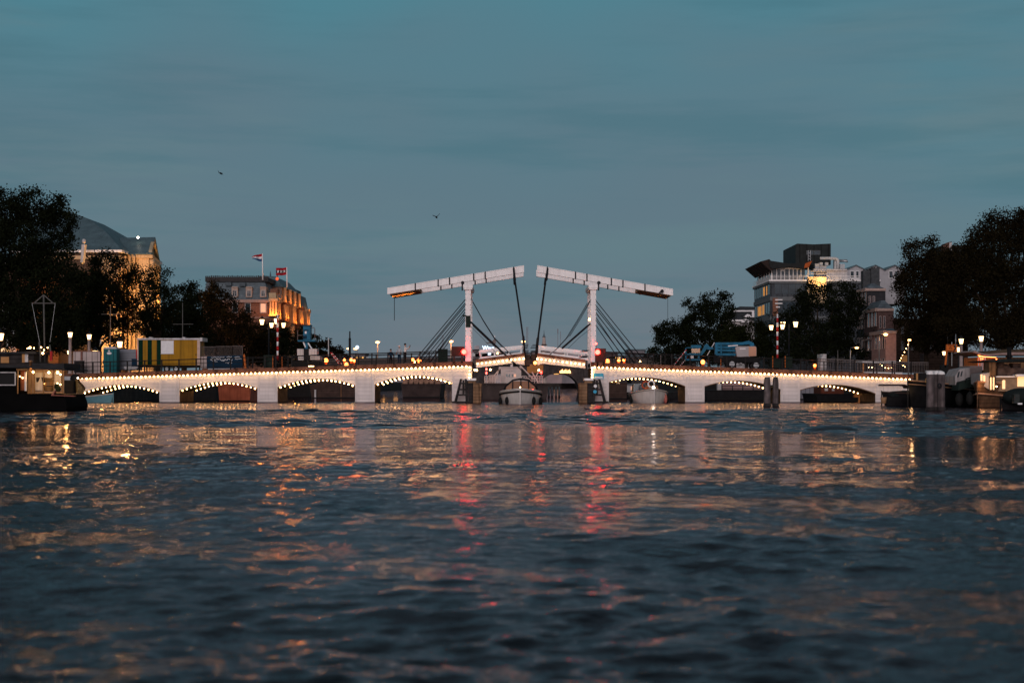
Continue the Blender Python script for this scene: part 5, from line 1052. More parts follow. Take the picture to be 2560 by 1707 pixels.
# ---- buildings ------------------------------------------------------------------------------
def windows(root, rects, Y, frame=dirty_white, glz=glass, fw=1.0, name='window'):
    """each window is a frame with its pane, on a wall that faces the river view at distance Y"""
    for (x0, y0, x1, y1) in rects:
        wo = part(name, MB().pbox(x0, y0, x1, y0 + fw, Y - .06, .1).pbox(x0, y1 - fw, x1, y1, Y - .06, .1).pbox(x0, y0 + fw, x0 + fw, y1 - fw, Y - .06, .1).pbox(x1 - fw, y0 + fw, x1, y1 - fw, Y - .06, .1), frame, root)
        part('pane', MB().pbox(x0 + fw, y0 + fw, x1 - fw, y1 - fw, Y - .02, .03), glz, wo)
def side_windows(root, X, specs, sgn, frame=dirty_white, glz=glass):
    """windows on a wall facing across the river (plane x = X); specs: (y0, y1, z0, z1)"""
    for (y0, y1, z0, z1) in specs:
        e = .07 * sgn; a = .09; mb = MB()
        mb.box((X, y0, z0), (X + e, y1, z0 + a)).box((X, y0, z1 - a), (X + e, y1, z1)).box((X, y0, z0 + a), (X + e, y0 + a, z1 - a)).box((X, y1 - a, z0 + a), (X + e, y1, z1 - a))
        wo = part('window', mb, frame, root); part('pane', MB().box((X, y0 + a, z0 + a), (X + e * .3, y1 - a, z1 - a)), glz, wo)
# theatre with a big hipped roof and floodlit portico
t = thing('theatre', 'theatre with a grey hipped roof and a golden floodlit pediment behind the trees', 'theatre', (wx(250, 245), 245, 2.6))
g0 = 2.6
def poly_wall(pts, z0, mb, mi=0):
    for (p, q) in zip(pts, pts[1:]):
        mb.add([(p.x, p.y, z0), (q.x, q.y, z0), tuple(q), tuple(p)], [(0, 1, 2, 3)], mi)
A, B_, C_, D_ = at(40, 628, 225), at(297, 627, 225), at(396, 657, 262), at(150, 657, 262)
part('wall', (lambda mb: (poly_wall([A, B_, C_, D_, A], g0, mb), mb)[1])(MB()), M('theatre_unlit_wall', (.10, .07, .055), .85, .3, .6, stain=.2), t)  # shade is in the colour: the unlit wall is painted dark
part('floodlit_wall', MB().pbox(254, 641, 296.5, 930, 224.6, .38), cream, t)  # floodlit stretch of the same wall, painted paler than the rest
ap, ap2 = at(170, 528, 246), at(186, 534, 243)
E4 = [A + Vector((-.5, -.6, .1)), B_ + Vector((.6, -.6, .1)), C_ + Vector((.6, .4, .1)), D_ + Vector((-.5, .4, .1))]; T4 = [ap, ap2, ap2 + Vector((0, .05, 0)), ap + Vector((0, .05, 0))]
rv = E4 + [e_.lerp(q_, .34) + Vector((0, 0, .85)) for e_, q_ in zip(E4, T4)] + [e_.lerp(q_, .68) + Vector((0, 0, .85)) for e_, q_ in zip(E4, T4)] + T4
part('roof', MB().add(rv, [(r_ * 4 + i_, r_ * 4 + (i_ + 1) % 4, r_ * 4 + 4 + (i_ + 1) % 4, r_ * 4 + 4 + i_) for r_ in range(3) for i_ in range(4)]), zinc, t)
part('eaves_cornice', MB().prism([A + Vector((-.5, -.6, -.25)), B_ + Vector((.6, -.6, -.25)), C_ + Vector((.6, .4, -.25)), D_ + Vector((-.5, .4, -.25))], (0, 0, .34)), white_paint, t)
part('frieze', MB().prism([A + Vector((-.2, -.2, -1.2)), B_ + Vector((.25, -.2, -1.2)), C_ + Vector((.25, .2, -1.2)), D_ + Vector((-.2, .2, -1.2))], (0, 0, .5)), cream, t)
n0, n1, f0, f1 = at(320, 637, 230), at(372, 637, 230), at(338, 653, 243.5), at(390, 653, 243.5)
r0, r1 = at(300, 597, 237), at(380, 597, 237)
def up(v, d): return Vector((v.x, v.y, v.z + d))
pw = MB(); poly_wall([n0, n1, f1, f0], g0, pw); pw.add([n1, f1, r1], [(0, 1, 2)])
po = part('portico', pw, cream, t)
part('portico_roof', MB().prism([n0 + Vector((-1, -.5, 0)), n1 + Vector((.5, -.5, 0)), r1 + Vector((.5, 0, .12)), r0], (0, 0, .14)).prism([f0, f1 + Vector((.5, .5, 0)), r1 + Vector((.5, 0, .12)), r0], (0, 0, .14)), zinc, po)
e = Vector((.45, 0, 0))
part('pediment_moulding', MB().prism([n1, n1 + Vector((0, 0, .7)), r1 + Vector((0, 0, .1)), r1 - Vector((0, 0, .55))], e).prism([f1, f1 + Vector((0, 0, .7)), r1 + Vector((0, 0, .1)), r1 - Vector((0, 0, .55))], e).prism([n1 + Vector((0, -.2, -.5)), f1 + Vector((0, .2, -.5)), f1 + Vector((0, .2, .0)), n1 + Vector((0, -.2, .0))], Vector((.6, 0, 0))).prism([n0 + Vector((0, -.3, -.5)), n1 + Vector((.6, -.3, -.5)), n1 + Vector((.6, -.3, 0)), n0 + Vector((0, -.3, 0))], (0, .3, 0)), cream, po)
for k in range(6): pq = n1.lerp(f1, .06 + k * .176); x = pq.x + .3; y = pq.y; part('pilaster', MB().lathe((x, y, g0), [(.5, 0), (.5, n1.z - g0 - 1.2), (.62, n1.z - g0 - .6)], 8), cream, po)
for x in (300, 311, 322, 333): part('pilaster', MB().pbox(x, 640, x + 4, 870, 224.7 + (x - 297) * .12, .5), cream, t)
rf_l = at(345, 594, 234); part('roof_lamp', MB().ell(rf_l, .16, 8, 6), g_white, t)
part('chimney', MB().prism([at(x, y, 222) for x, y in ((204, 611), (212, 611), (207, 655), (201, 658))], (0, 1, 0)).ell(at(210, 603, 222), (.3, .3, .35)), dirty_white, t)
windows(t, [(255, 640, 262, 662), (268, 640, 275, 662), (304, 652, 310, 672), (318, 655, 324, 675)], 225, cream, g_dim)
fl = MB()
for (x, y_, z, pw_) in ((wx(262, 220), 219, 8.5, 250), (wx(320, 222), 221, 5, 1500), (wx(320, 224), 224.5, 15.2, 700), (n1.x + 2.0, 233, 13.5, 800), (n1.x + 1.6, 239, 13.5, 800), (wx(338, 221), 221, 11, 1300), (wx(310, 219), 219, 6, 1600)):
    fl.box((x - .2, y_ - .2, z - .35), (x + .2, y_ + .2, z - .15)); lamp(t, (x, y_, z), (1, .46, .12), pw_ * 1.9, .25)
part('floodlight', fl, iron, t)
# grand hotel
Yg = 320.0; XF = wx(672, Yg); zc = wz(749, Yg)
t = thing('hotel', 'grand brick hotel with a slate mansard roof and orange floodlit pillars', 'hotel', (XF - 6, Yg + 20, 2.6))
part('wall', MB().box((wx(505, Yg), Yg, 2.6), (XF, Yg + 56, zc)), brick_red, t)
part('cornice', MB().box((wx(504, Yg), Yg - .5, zc - .6), (XF + .5, Yg + 56.4, zc)).box((wx(504, Yg), Yg - .3, wz(795, Yg)), (XF + .3, Yg + 56.2, wz(793, Yg))), M('pink_stone', (.42, .27, .22), .8, .2), t)
zt = wz(704, Yg); i = .9
part('roof', MB().hexa([(wx(508, Yg), Yg, zc), (XF, Yg, zc), (XF, Yg + 56, zc), (wx(508, Yg), Yg + 56, zc), (wx(514, Yg), Yg + i, zt), (XF - i, Yg + i, zt), (XF - i, Yg + 55, zt), (wx(514, Yg), Yg + 55, zt)]), M('hotel_slate', (.14, .175, .20), .6, .3, 1.2, plank='Z', pitch=.4), t)
mb = MB().box((wx(512, Yg), Yg + .4, zt), (XF - .2, Yg + 50, zt + .9))
rr_ = random.Random(2)
for k in range(34): x = wx(512 + k * 4.7, Yg); h = rr_.choice((.3, .35, .4, .9 if k in (9, 17, 26) else .3)); mb.box((x, Yg + .5, zt + .9), (x + .22, Yg + .8, zt + .9 + h))
part('roof_crest', mb, M('crest_lead', (.05, .045, .045), .7, .3), t)
for x in (579, 614.5, 650):
    do = part('dormer', MB().pbox(x, 719, x + 15.5, 743, Yg - .3, 2.4).pprism([(x - 1, 719), (x + 16.5, 719), (x + 14, 716.5), (x + 1, 716.5)], Yg - .45, 2.4), M('dormer_stone', (.45, .33, .27), .8, .2), t)
    windows(do, [(x + 2.5, 726, x + 13, 741.5)], Yg - .32, dirty_white, glass, 1.2); 
    part('cross_bar', MB().pbox(x + 7.2, 728, x + 8.4, 740, Yg - .36, .05).pbox(x + 3.5, 730.5, x + 12, 731.6, Yg - .36, .05), dirty_white, do)
part('roof_vent', MB().pbox(563, 705.5, 578, 714, Yg - .1, .8).pbox(598, 706, 613.5, 715, Yg - .1, .8), slate, t)
windows(t, [(650, 757, 666, 782), (612, 757, 627, 782), (580, 757, 595, 782)], Yg, dirty_white, glass, 1.6)
part('lit_window', MB().pbox(652, 759, 664, 780, Yg - .07, .03), g_orange, t)
# facade bays with coupled pilasters, facing the river, stepping back along the quay
zb0, zb1 = wz(786, Yg), wz(752, Yg); lite = (1, .30, .035)
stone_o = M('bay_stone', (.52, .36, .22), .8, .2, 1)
for k in range(5):
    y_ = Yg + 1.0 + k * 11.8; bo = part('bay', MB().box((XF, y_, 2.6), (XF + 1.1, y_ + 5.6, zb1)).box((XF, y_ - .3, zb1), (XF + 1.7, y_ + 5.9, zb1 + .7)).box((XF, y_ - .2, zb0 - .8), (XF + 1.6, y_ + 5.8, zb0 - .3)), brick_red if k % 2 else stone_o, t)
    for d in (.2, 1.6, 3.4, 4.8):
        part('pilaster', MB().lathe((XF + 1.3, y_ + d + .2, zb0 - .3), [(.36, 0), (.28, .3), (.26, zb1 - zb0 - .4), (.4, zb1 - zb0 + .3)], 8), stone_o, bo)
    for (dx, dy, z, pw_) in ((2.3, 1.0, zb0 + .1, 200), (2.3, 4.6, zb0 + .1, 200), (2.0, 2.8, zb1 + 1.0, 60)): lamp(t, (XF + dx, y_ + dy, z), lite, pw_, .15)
mb = MB()
for d in (675, 684, 692): mb.pbox(d - 18.5, 752, d - 15, 785, Yg - .5, .5) if d == 1 else None
for x in (674, 680.5, 688): mb.pbox(x, 753, x + 4.2, 786, Yg - .9, .9)
mb.pbox(671.5, 745.5, 695, 752.5, Yg - 1.3, 2).pbox(671.5, 786, 695, 790, Yg - 1.3, 2).pbox(672, 732, 690, 745, Yg - .6, 2)
part('corner_bay', MB().pbox(673, 753, 693, 900, Yg - .4, 1).pbox(676, 722, 694, 733, Yg, 3), brick_red, t); part('corner_pilaster', mb, stone_o, t)
for x in (677, 684, 691): lamp(t, at(x, 783, Yg - 1.6), lite, 120, .15)
lamp(t, at(684, 757, Yg - 1.8), lite, 40, .15)
pav = part('pavilion_roof', MB().hexa([(XF - 5, Yg + 9.5, zc + 3.2), (XF + 1.5, Yg + 9.5, zc + 3.2), (XF + 1.5, Yg + 37, zc + 3.2), (XF - 5, Yg + 37, zc + 3.2), (XF - 4, Yg + 12, zc + 5.6), (XF - .6, Yg + 12, zc + 5.6), (XF - .6, Yg + 34, zc + 5.6), (XF - 4, Yg + 34, zc + 5.6)]).hexa([(XF - 3, Yg + 42, zc), (XF + 1.0, Yg + 42, zc), (XF + 1.0, Yg + 55, zc), (XF - 3, Yg + 55, zc), (XF - 2.5, Yg + 43, zc + 3.4), (XF + .4, Yg + 43, zc + 3.4), (XF + .4, Yg + 54, zc + 3.4), (XF - 2.5, Yg + 54, zc + 3.4)]), M('pavilion_slate', (.10, .15, .17), .6, .3), t)
part('pavilion_wall', MB().box((XF - 5, Yg + 10, zc), (XF + 1.1, Yg + 36.5, zc + 3.2)), M('pavilion_stone', (.30, .23, .20), .8, .3), t)
for y_, dx in ((Yg + 15, -2.0), (Yg + 21, -1.4)): part('spire', MB().lathe((XF + dx, y_, zc + 4.2), [(.75, 0), (.5, .8), (.22, 1.5), (.04, 2.7)], 6), slate, pav)
for k in range(4): part('tower_pilaster', MB().lathe((XF + 1.5, Yg + 12 + k * 7.5, zc + .1), [(.5, 0), (.4, .4), (.4, 2.7), (.55, 3.1)], 8), stone_o, pav); lamp(t, (XF + 2.6, Yg + 11.4 + k * 7.5, zc + .5), lite, 90, .15)
part('red_beacon', MB().ell(at(693, 697, Yg), .35, 8, 6), M('red_beacon_glow', (.6, .1, .05), .5, .1, 2, emit=(1, .15, .05), es=.8), t)
# flags
def flagpole(px, y0, y1, Yf, label, stripes, xs):
    b0 = at(px, y1, Yf); t = thing('flagpole', label, 'flag', b0); part('pole', MB().tube([b0, at(px - 1, y0, Yf)], [.16, .10], 6), white_paint, t)
    return t
Yf = 318.0; t = flagpole(657, 634, 700, Yf, 'red, white and blue striped flag flying from a white pole on the hotel roof', 0, 0)
mb = MB()
for k, mi in ((0, 0), (1, 1), (2, 2)):
    n = 8
    for i_ in range(n):
        def pt(u, v):
            tip = (1 - .72 * u ** 1.6); x = 656 - 26 * u; y = 634 + 8 * u ** 1.5 + (19.5 - 2 * u) * v * tip + 1.0 * math.sin(u * 6)
            return at(x, y, Yf + .5 * math.sin(u * 7))
        a, b2 = i_ / n, (i_ + 1) / n; P = [pt(a, k / 3), pt(b2, k / 3), pt(b2, (k + 1) / 3), pt(a, (k + 1) / 3)]
        mb.add(P, [(0, 1, 2, 3)], mi)
part('flag_cloth', mb, [flag_red, flag_white, flag_blue], t)
Yf = 322.0; t = flagpole(718, 668, 718, Yf, 'red flag with a black band and three white crosses on the hotel roof', 0, 0); mb = MB()
def pt2(u, v): return at(717 - 27 * u, 668 + 3 * u + (18 + 1 * u) * v + 1.0 * math.sin(u * 5), Yf + .5 * math.sin(u * 6))
for k, (v0, v1) in enumerate(((0, .33), (.33, .67), (.67, 1))):
    for i_ in range(8): mb.add([pt2(i_/8, v0), pt2((i_+1)/8, v0), pt2((i_+1)/8, v1), pt2(i_/8, v1)], [(0, 1, 2, 3)], 1 if k == 1 else 0)
part('flag_cloth', mb, [flag_red, flag_black], t); mc = MB()
for u in (.2, .5, .8):
    for s_ in (-1, 1):
        p, q = pt2(u - .075, .5 - .15 * s_), pt2(u + .075, .5 + .15 * s_); o_ = Vector((0, -.15, 0)); mc.bar(p + o_, q + o_, .10)
part('white_cross', mc, flag_white, t)
# building at the picture edge behind the tall tree
Yl = 205.0; XL = wx(47, Yl); t = thing('brick_house', 'tall dark brick house with narrow white window frames at the picture edge', 'house', (XL - 6, Yl + 8, 2.6))
part('wall', MB().pbox(-260, 660, 47, 950, Yl, 18), brick, t); part('cornice', MB().pbox(-262, 656, 49, 661, Yl - .3, 18.6), dirty_white, t)
windows(t, [(x, y, x + 5.5, y + h) for x in (4, 12, 19) for (y, h) in ((729, 30), (772, 52))] + [(27, 788, 37, 842), (16, 846, 20, 880), (28, 850, 32, 872)], Yl, dirty_white, glass, 1.0)
part('shop_light', MB().pbox(23, 868, 40, 881, Yl - .4, .3), g_orange, t); part('awning', MB().pprism([(2, 880), (3, 872), (8, 870), (15, 874), (16, 881)], Yl - 2, 1.5), g_window, t)  # awning emits a glow of its own in place of light falling on it
part('orange_door', MB().pbox(42, 840, 49, 885, Yl - .5, .4), M('lit_rust_wall', (.4, .13, .05), .8, .3), t)
# low pinkish house by the toilet
Yl = 225.0; t = thing('gabled_house', 'small pinkish house with an ornate gable behind the teal toilet', 'house', (wx(263, Yl), Yl + 4, 2.6))
part('wall', MB().pprism([(240, 938), (240, 848), (248, 846), (250, 838), (258, 836), (264, 842), (270, 846), (273, 856), (276, 938)], Yl, 8), M('pinkish_wall', (.34, .20, .19), .8, .3, 1), t)
windows(t, [(245, 849, 253, 866), (264, 855, 271, 866)], Yl, dirty_white, glass, .9)
Yl = 226.0
# office block
Yo = 258.0; XO = wx(1927, Yo); YO2 = 275.5; XR = wx(2200, Yo)
t = thing('office_block', 'grey office block with a glazed penthouse and a dark butterfly roof', 'office block', ((XO + XR) / 2, Yo + 10, 2.6))
part('wall', MB().box((XO, Yo, 2.6), (XR, YO2, wz(703, Yo))), grey_clad, t)
zf = [wz(y, Yo) for y in (703, 742, 752, 790, 800, 840)]
part('floor_band', MB().box((XO - .3, Yo - .3, zf[0] - .35), (XR, YO2, zf[0])).box((XO - .15, Yo - .15, zf[2]), (XR, YO2, zf[1])).box((XO - .15, Yo - .15, zf[4]), (XR, YO2, zf[3])), M('spandrel_grey', (.12, .13, .14), .6, .2), t)
part('white_edge', MB().box((XO - .35, Yo - .35, zf[0]), (XR, YO2, zf[0] + .2)), white_paint, t)
def glazing(y0, y1, name='glass_band'):
    mb = MB(); a, b2 = wz(y1, Yo), wz(y0, Yo)
    mb.box((XO + .6, Yo - .04, a), (wx(2016, Yo), Yo, b2)).box((XO - .04, Yo + .6, a), (XO, YO2 - .4, b2)); go = part(name, mb, pane_grey, t)
    mm_ = MB(); x = XO + .6
    while x < wx(2016, Yo): mm_.box((x - .03, Yo - .1, a), (x + .03, Yo - .04, b2)); x += 1.15
    y = Yo + .6
    while y < YO2 - .4: mm_.box((XO - .1, y - .03, a), (XO - .04, y + .03, b2)); y += 2.3
    part('mullion', mm_, M('dark_mullion', (.05, .055, .06), .5, .2), go); return go
glazing(709, 735); g2 = glazing(755, 783)
for (y0, y1, a, b2) in ((Yo + 6.0, Yo + 7.4, 712, 734), (Yo + 3.5, Yo + 4.3, 712, 734), (Yo + 6.5, Yo + 8.4, 757, 782), (Yo + 9.5, Yo + 13.2, 758, 782)):
    part('lit_window', MB().box((XO - .07, y0, wz(b2, Yo)), (XO - .045, y1, wz(a, Yo))), M('curtain_glow', (.5, .25, .08), .6, .5, 1.5, emit=(1, .42, .09), es=.42), t)
pz0, pz1 = wz(701, Yo), wz(671, Yo)
ph = part('penthouse', MB().box((XO + .4, Yo + .6, pz0), (wx(2014, Yo), YO2 - .5, pz1)), pane_grey, t)
mb = MB()
for x in (1929, 1942, 1952.5, 1961.5, 1973, 1983, 1993, 2002.5): mb.pbox(x - .7, 671, x + .7, 701, Yo + .5, .1)
mb.pbox(1929, 668.5, 2003, 672.5, Yo + .4, .2).pbox(1953, 675, 1963, 677, Yo + .5, .1)
for k in range(6): y = Yo + 1 + k * 2.7; mb.box((XO + .3, y, pz0), (XO + .4, y + .25, pz1))
mb.box((XO + .28, Yo + .6, pz0), (XO + .4, YO2 - .5, pz0 + .9)); part('penthouse_frame', mb, white_paint, ph)
mb = MB()
for y in (689, 692.5, 696, 699.5): mb.bar(at(1927, y, Yo - .2), at(2020, y, Yo - .2), .035); mb.bar(at(1927, y, Yo - .2), Vector((XO - .2, YO2, wz(y, Yo))), .03)
for x in (1928, 1952, 1975, 1998, 2018): mb.bar(at(x, 688, Yo - .2), at(x, 702, Yo - .2), .04)
for y in (690, 697): mb.bar(at(2066, y, Yo - .2), at(2150, y, Yo - .2), .035)
for k in range(30): x = 2066 + k * 2.8; mb.bar(at(x, 690, Yo - .2), at(x, 703, Yo - .2), .02)
part('terrace_rail', mb, white_paint, t)
rf = [(1921, 651), (1948, 655), (1975, 659.5), (2000, 657), (2030, 652), (2022, 668), (2012, 671), (1975, 667), (1932, 672), (1926, 668)]
ro_ = part('butterfly_roof', MB().pprism(rf, Yo - 1.2, 14), M('roof_black', (.018, .02, .02), .6, .3), t)
part('roof_soffit', MB().pprism([(2013, 659), (2030.5, 652), (2022, 668), (2010, 670)], Yo - 1.26, .05), M('orange_soffit', (.42, .09, .02), .6, .2), ro_)
mb = MB()
for k in range(7):
    y = Yo - 1 + k * 2.5; a = at(1921, 652, Yo); mb.prism([Vector((a.x, y, a.z + .2)), Vector((a.x - 1.5, y, a.z - .2)), Vector((a.x + .3, y, a.z - 1.8)), Vector((a.x + 1.2, y, a.z - 1.2))], (0, 2.0, 0))
part('roof_fin', mb, M('fin_brown', (.03, .02, .017), .7, .3), ro_)
tw = part('plant_tower', MB().pprism([(1989, 611.5), (1993, 609), (2035, 611), (2077, 609), (2077, 662), (1989, 662)], Yo + 4, 12), dark_wall, t)
windows(tw, [(2016, 626, 2034, 637), (2035, 626, 2051, 637)], Yo + 4, M('tower_frame', (.10, .11, .11), .6, .2), pane_grey, .8)
part('ladder', MB().pbox(2020, 626, 2021, 652, Yo + 3.9, .05).pbox(2026, 626, 2027, 652, Yo + 3.9, .05).pbox(2020, 632, 2027, 633, Yo + 3.9, .05).pbox(2020, 640, 2027, 641, Yo + 3.9, .05).pbox(2020, 647, 2027, 648, Yo + 3.9, .05), steel, tw)
part('duct', MB().tube([at(2050, 646, Yo + 2), at(2088, 646, Yo + 2), at(2093, 648, Yo + 2), at(2095, 653, Yo + 2), at(2095, 672, Yo + 2)], .26, 8).pbox(2086, 650, 2098, 672, Yo + 2.3, 1), M('duct_white', (.55, .54, .53), .4, .2, 1, stain=.2), t)
part('duct', MB().tube([at(2099, 652, Yo + 4), at(2117, 652, Yo + 4), at(2117, 656, Yo + 4)], .24, 8).pbox(2100, 660, 2112, 672, Yo + 4, 1), steel, t)
part('air_unit', MB().pbox(2038, 659, 2048, 672, Yo + 1, 1).pbox(2049, 656, 2057, 664, Yo + 1.2, 1).pbox(2063, 656, 2071, 664, Yo + 1.2, 1).pbox(2049, 665, 2066, 672, Yo + .9, 1), M('unit_grey', (.42, .42, .42), .5, .2), t)
part('terrace_wall', MB().pbox(2034, 672.5, 2118, 677, Yo + .5, 3).pbox(2066, 677, 2118, 703, Yo + .8, 3).pbox(2019, 662, 2022, 702, Yo + .3, .2).pbox(2022, 678, 2066, 679.4, Yo + .2, .1).pbox(2022, 684, 2066, 685.2, Yo + .2, .1).pbox(2040, 677, 2066, 690, Yo + 1.8, 2), dirty_white, t)
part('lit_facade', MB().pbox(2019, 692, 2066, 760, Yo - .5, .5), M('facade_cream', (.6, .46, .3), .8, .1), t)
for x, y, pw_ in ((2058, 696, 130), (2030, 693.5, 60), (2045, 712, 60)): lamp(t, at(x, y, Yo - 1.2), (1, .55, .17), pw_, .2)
part('brick_base', MB().pbox(1932, 745, 1945, 790, Yo - .35, .3), brick_red, t); part('stair_band', MB().pbox(1938, 748, 1956, 751, Yo - .4, .1).pbox(1938, 757, 1956, 760, Yo - .4, .1).pbox(1940, 766, 1950, 769, Yo - .4, .1), flag_white, t)
# row of white gabled houses behind the office terrace
for k, (x0, x1, lab) in enumerate(((2116, 2165, 'white gabled roof house directly beside the office terrace'), (2165, 2213, 'white gabled roof house in the middle, behind the chimney stacks'), (2213, 2262, 'white gabled roof house half hidden by the brown tinged tree'))):
    Yw = 272.0; t = thing('gabled_house', lab, 'house', (wx((x0 + x1) / 2, Yw), Yw + 6, 2.6), 'white gabled houses behind the office')
    m_ = (x0 + x1) / 2
    part('wall', MB().pprism([(x0, 760), (x0, 674), (m_, 663), (x1, 674), (x1, 760)], Yw, 10), M('gable_white', (.38, .37, .39), .7, .15, .8), t)
    part('roof', MB().pprism([(x0 - 2, 674.5), (m_, 661.5), (m_, 663.5), (x0 - 2, 676.5)], Yw - .4, 11).pprism([(m_, 661.5), (x1 + 1.6, 674), (x1 + 1.6, 676), (m_, 663.5)], Yw - .4, 11), zinc, t)
    windows(t, [(x0 + 9, 677, x0 + 20, 696), (x0 + 23, 677, x0 + 32, 696)], Yw, flag_white, glass, 1.3)
# canal houses along the quay, fronts to the river
for k, (px, y_t, ya, yb, lab, mt) in enumerate(((2168, 722, 222, 228.5, 'narrow dark canal house with chimney stacks beyond the wide tree', M('house_black', (.035, .035, .04), .8, .3)), (2194, 772, 214, 222, 'narrow brick canal house with pale window frames next to the pinkish corner house', M('house_brown', (.10, .06, .055), .8, .3)),
                                                 (2214, 828, 206, 214, 'low pinkish corner house lit by a street lamp under the trees', M('house_pink', (.36, .22, .20), .8, .2)))):
    X = wx(px, ya); t = thing('canal_house', lab, 'house', (X + 5, (ya + yb) / 2, 2.6)); z = wz(y_t, ya)
    rh = (.8, 1.2, .4)[k]
    part('wall', MB().box((X, ya, 2.6), (X + (2.6, 2.2, 1.4)[k], yb, z)), mt, t); part('roof', MB().hexa([(X - .1, ya - .1, z), (X + (2.6, 2.2, 1.4)[k], ya - .1, z), (X + (2.6, 2.2, 1.4)[k], yb, z), (X - .1, yb, z), (X + .8, ya + 1, z + rh), (X + 1.2, ya + 1, z + rh), (X + 1.2, yb - 1, z + rh), (X + .8, yb - 1, z + rh)]), slate, t)
    part('cornice', MB().box((X - .35, ya - .1, z - .35), (X, yb, z + .1)).box((X - .2, ya - .25, z - .3), (X + (2.6, 2.2, 1.4)[k], ya, z + .05)).box((X - .3, ya, z - 4.2), (X - .02, yb, z - 3.95)), M('pale_moulding', (.42, .30, .26), .7, .2), t)
    sp_ = []; zz = 3.2
    while zz + 2.2 < z: sp_ += [(ya + .5 + j * 2.1, ya + 1.7 + j * 2.1, zz, zz + 2.1) for j in range(3)]; zz += 3.3
    side_windows(t, X, sp_, -1, M('frame_pink', (.45, .34, .32), .6, .2))
    if k < 2: windows(t, [(px + 4 + 10 * j, y, px + 9.5 + 10 * j, y + 30) for j in range(2) for y in ((740, 790, 840) if k == 0 else (790, 836))], ya, M('frame_pink', (.45, .34, .32), .6, .2), glass, 1.0)
    if k == 0: part('chimney', MB().pbox(2178, 670, 2199, 735, ya + 3, 1.5).pbox(2158, 676, 2178, 735, ya + 3.5, 1.5).pbox(2180, 667, 2183, 670, ya + 3.2, .5).pbox(2186, 667, 2189, 670, ya + 3.2, .5).pbox(2193, 667, 2197, 670, ya + 3.2, .5).pbox(2160, 673, 2163, 676, ya + 3.7, .5).pbox(2169, 673, 2172, 676, ya + 3.7, .5), M('chimney_grey', (.06, .065, .07), .8, .3), t)
Yw = 210.0
t = thing('brick_house', 'wide dark brick house barely visible under the trees behind the festoon', 'house', (wx(2330, 216), 220, 2.6))
part('wall', MB().pbox(2236, 796, 2420, 930, 216, 8), M('night_brick', (.045, .028, .022), .85, .35, 3, plank='Z', pitch=.4), t)
windows(t, [(x, y, x + 9, y + 24) for x in (2252, 2276, 2300, 2324, 2348) for y in (812, 852)], 216, M('night_frame', (.10, .065, .05), .8, .2), glass, 1.0)
part('shop_window', MB().pbox(2254, 888, 2268, 905, 215.9, .1), g_dim, t); part('door', MB().pbox(2300, 884, 2312, 925, 215.9, .1), wood_dark, t)
t = thing('brick_house', 'dark house with a square brick chimney rising above the twiggy tree', 'house', (wx(2385, 240), 244, 2.6))
part('wall', MB().pbox(2357, 613, 2412, 930, 240, 9), dark_wall, t); part('chimney', MB().pprism([(2358, 611), (2373, 605), (2379.5, 604), (2379.5, 640), (2358, 640)], 238, 1.2, 0), brick, t); part('chimney_edge', MB().pbox(2373.5, 606, 2379.6, 640, 237.9, .1), dirty_white, t)
t = thing('mansion', 'white cornice house with dark mansard roof between the round tree and the office', 'house', (wx(1865, 380), 385, 2.6))
part('wall', MB().pbox(1815, 800, 1900, 925, 380, 12), dirty_white, t); part('roof', MB().pprism([(1822, 780), (1890, 780), (1896, 800), (1816, 800)], 379.5, 12).pprism([(1832, 775), (1850, 766), (1900, 767), (1900, 776)], 383, 8), M('mansard_dark', (.03, .035, .04), .7, .3), t)
part('cornice', MB().pbox(1825, 775.5, 1897, 779, 379, 12).pbox(1818, 799, 1872, 803, 379, 1).pprism([(1858, 793), (1868, 785), (1874, 786), (1880, 793)], 379, 1).pprism([(1853, 806), (1860, 797), (1868, 797), (1874, 806)], 378.5, 1).pbox(1880, 779, 1886, 793, 379, 1), flag_white, t)

# ---- lamps on the quays -----------------------------------------------------------------------
def column_lamp(px, y0, y1, Yq, label, light=30):
    b0 = Vector((wx(px, Yq), Yq, 2.6)); t = thing('column_lamp', label, 'lamp post', b0, 'white column lamp posts'); h = wz(y0 + 14, Yq)
    part('column', MB().lathe((b0.x, b0.y, 2.6), [(.26, 0), (.24, .3), (.18, .4), (.155, h - 2.6), (.2, h - 2.58)], 10), M('column_stone', (.40, .32, .31), .7, .2, 2, stain=.3), t)
    c = Vector((b0.x, b0.y, h + .28)); add_lantern(t, c, 1.15); lamp(t, c - Vector((0, .1, .0)), (1, .55, .2), light, .2)
column_lamp(175.5, 830, 930, 156, 'white column lamp nearest the houseboat veranda'); column_lamp(223, 835, 930, 162, 'white column lamp behind the pale hoarding')
column_lamp(2403, 846, 925, 158, 'white column lamp beside the orange arrow sign'); column_lamp(2453, 840, 905, 152, 'white column lamp rising behind the upswept boat roof')
def old_lamp(px, py, Yq, label, s_=1.0, light=14):
    c = at(px, py, Yq); b0 = Vector((c.x, Yq, 2.6)); t = thing('street_lamp', label, 'street lamp', b0, 'old iron street lamps')
    part('pole', MB().lathe(b0, [(.16, 0), (.13, .5), (.07, .6), (.05, max(.7, c.z - 2.6 - .4)), (.09, max(.75, c.z - 2.6 - .28))], 8), iron, t)
    add_lantern(t, c, s_); lamp(t, c - Vector((0, .35, 0)), (1, .55, .2), light, .2)
old_lamp(172, 881, 158, 'iron street lamp glowing beside the foot of the nearest white column', .8); old_lamp(238.5, 884, 153.6, 'iron street lamp with a large lantern before the pale hoarding', 1.35, 24); old_lamp(299.5, 861, 156, 'iron street lamp with a crowned lantern above the grey container', 1.35, 24)
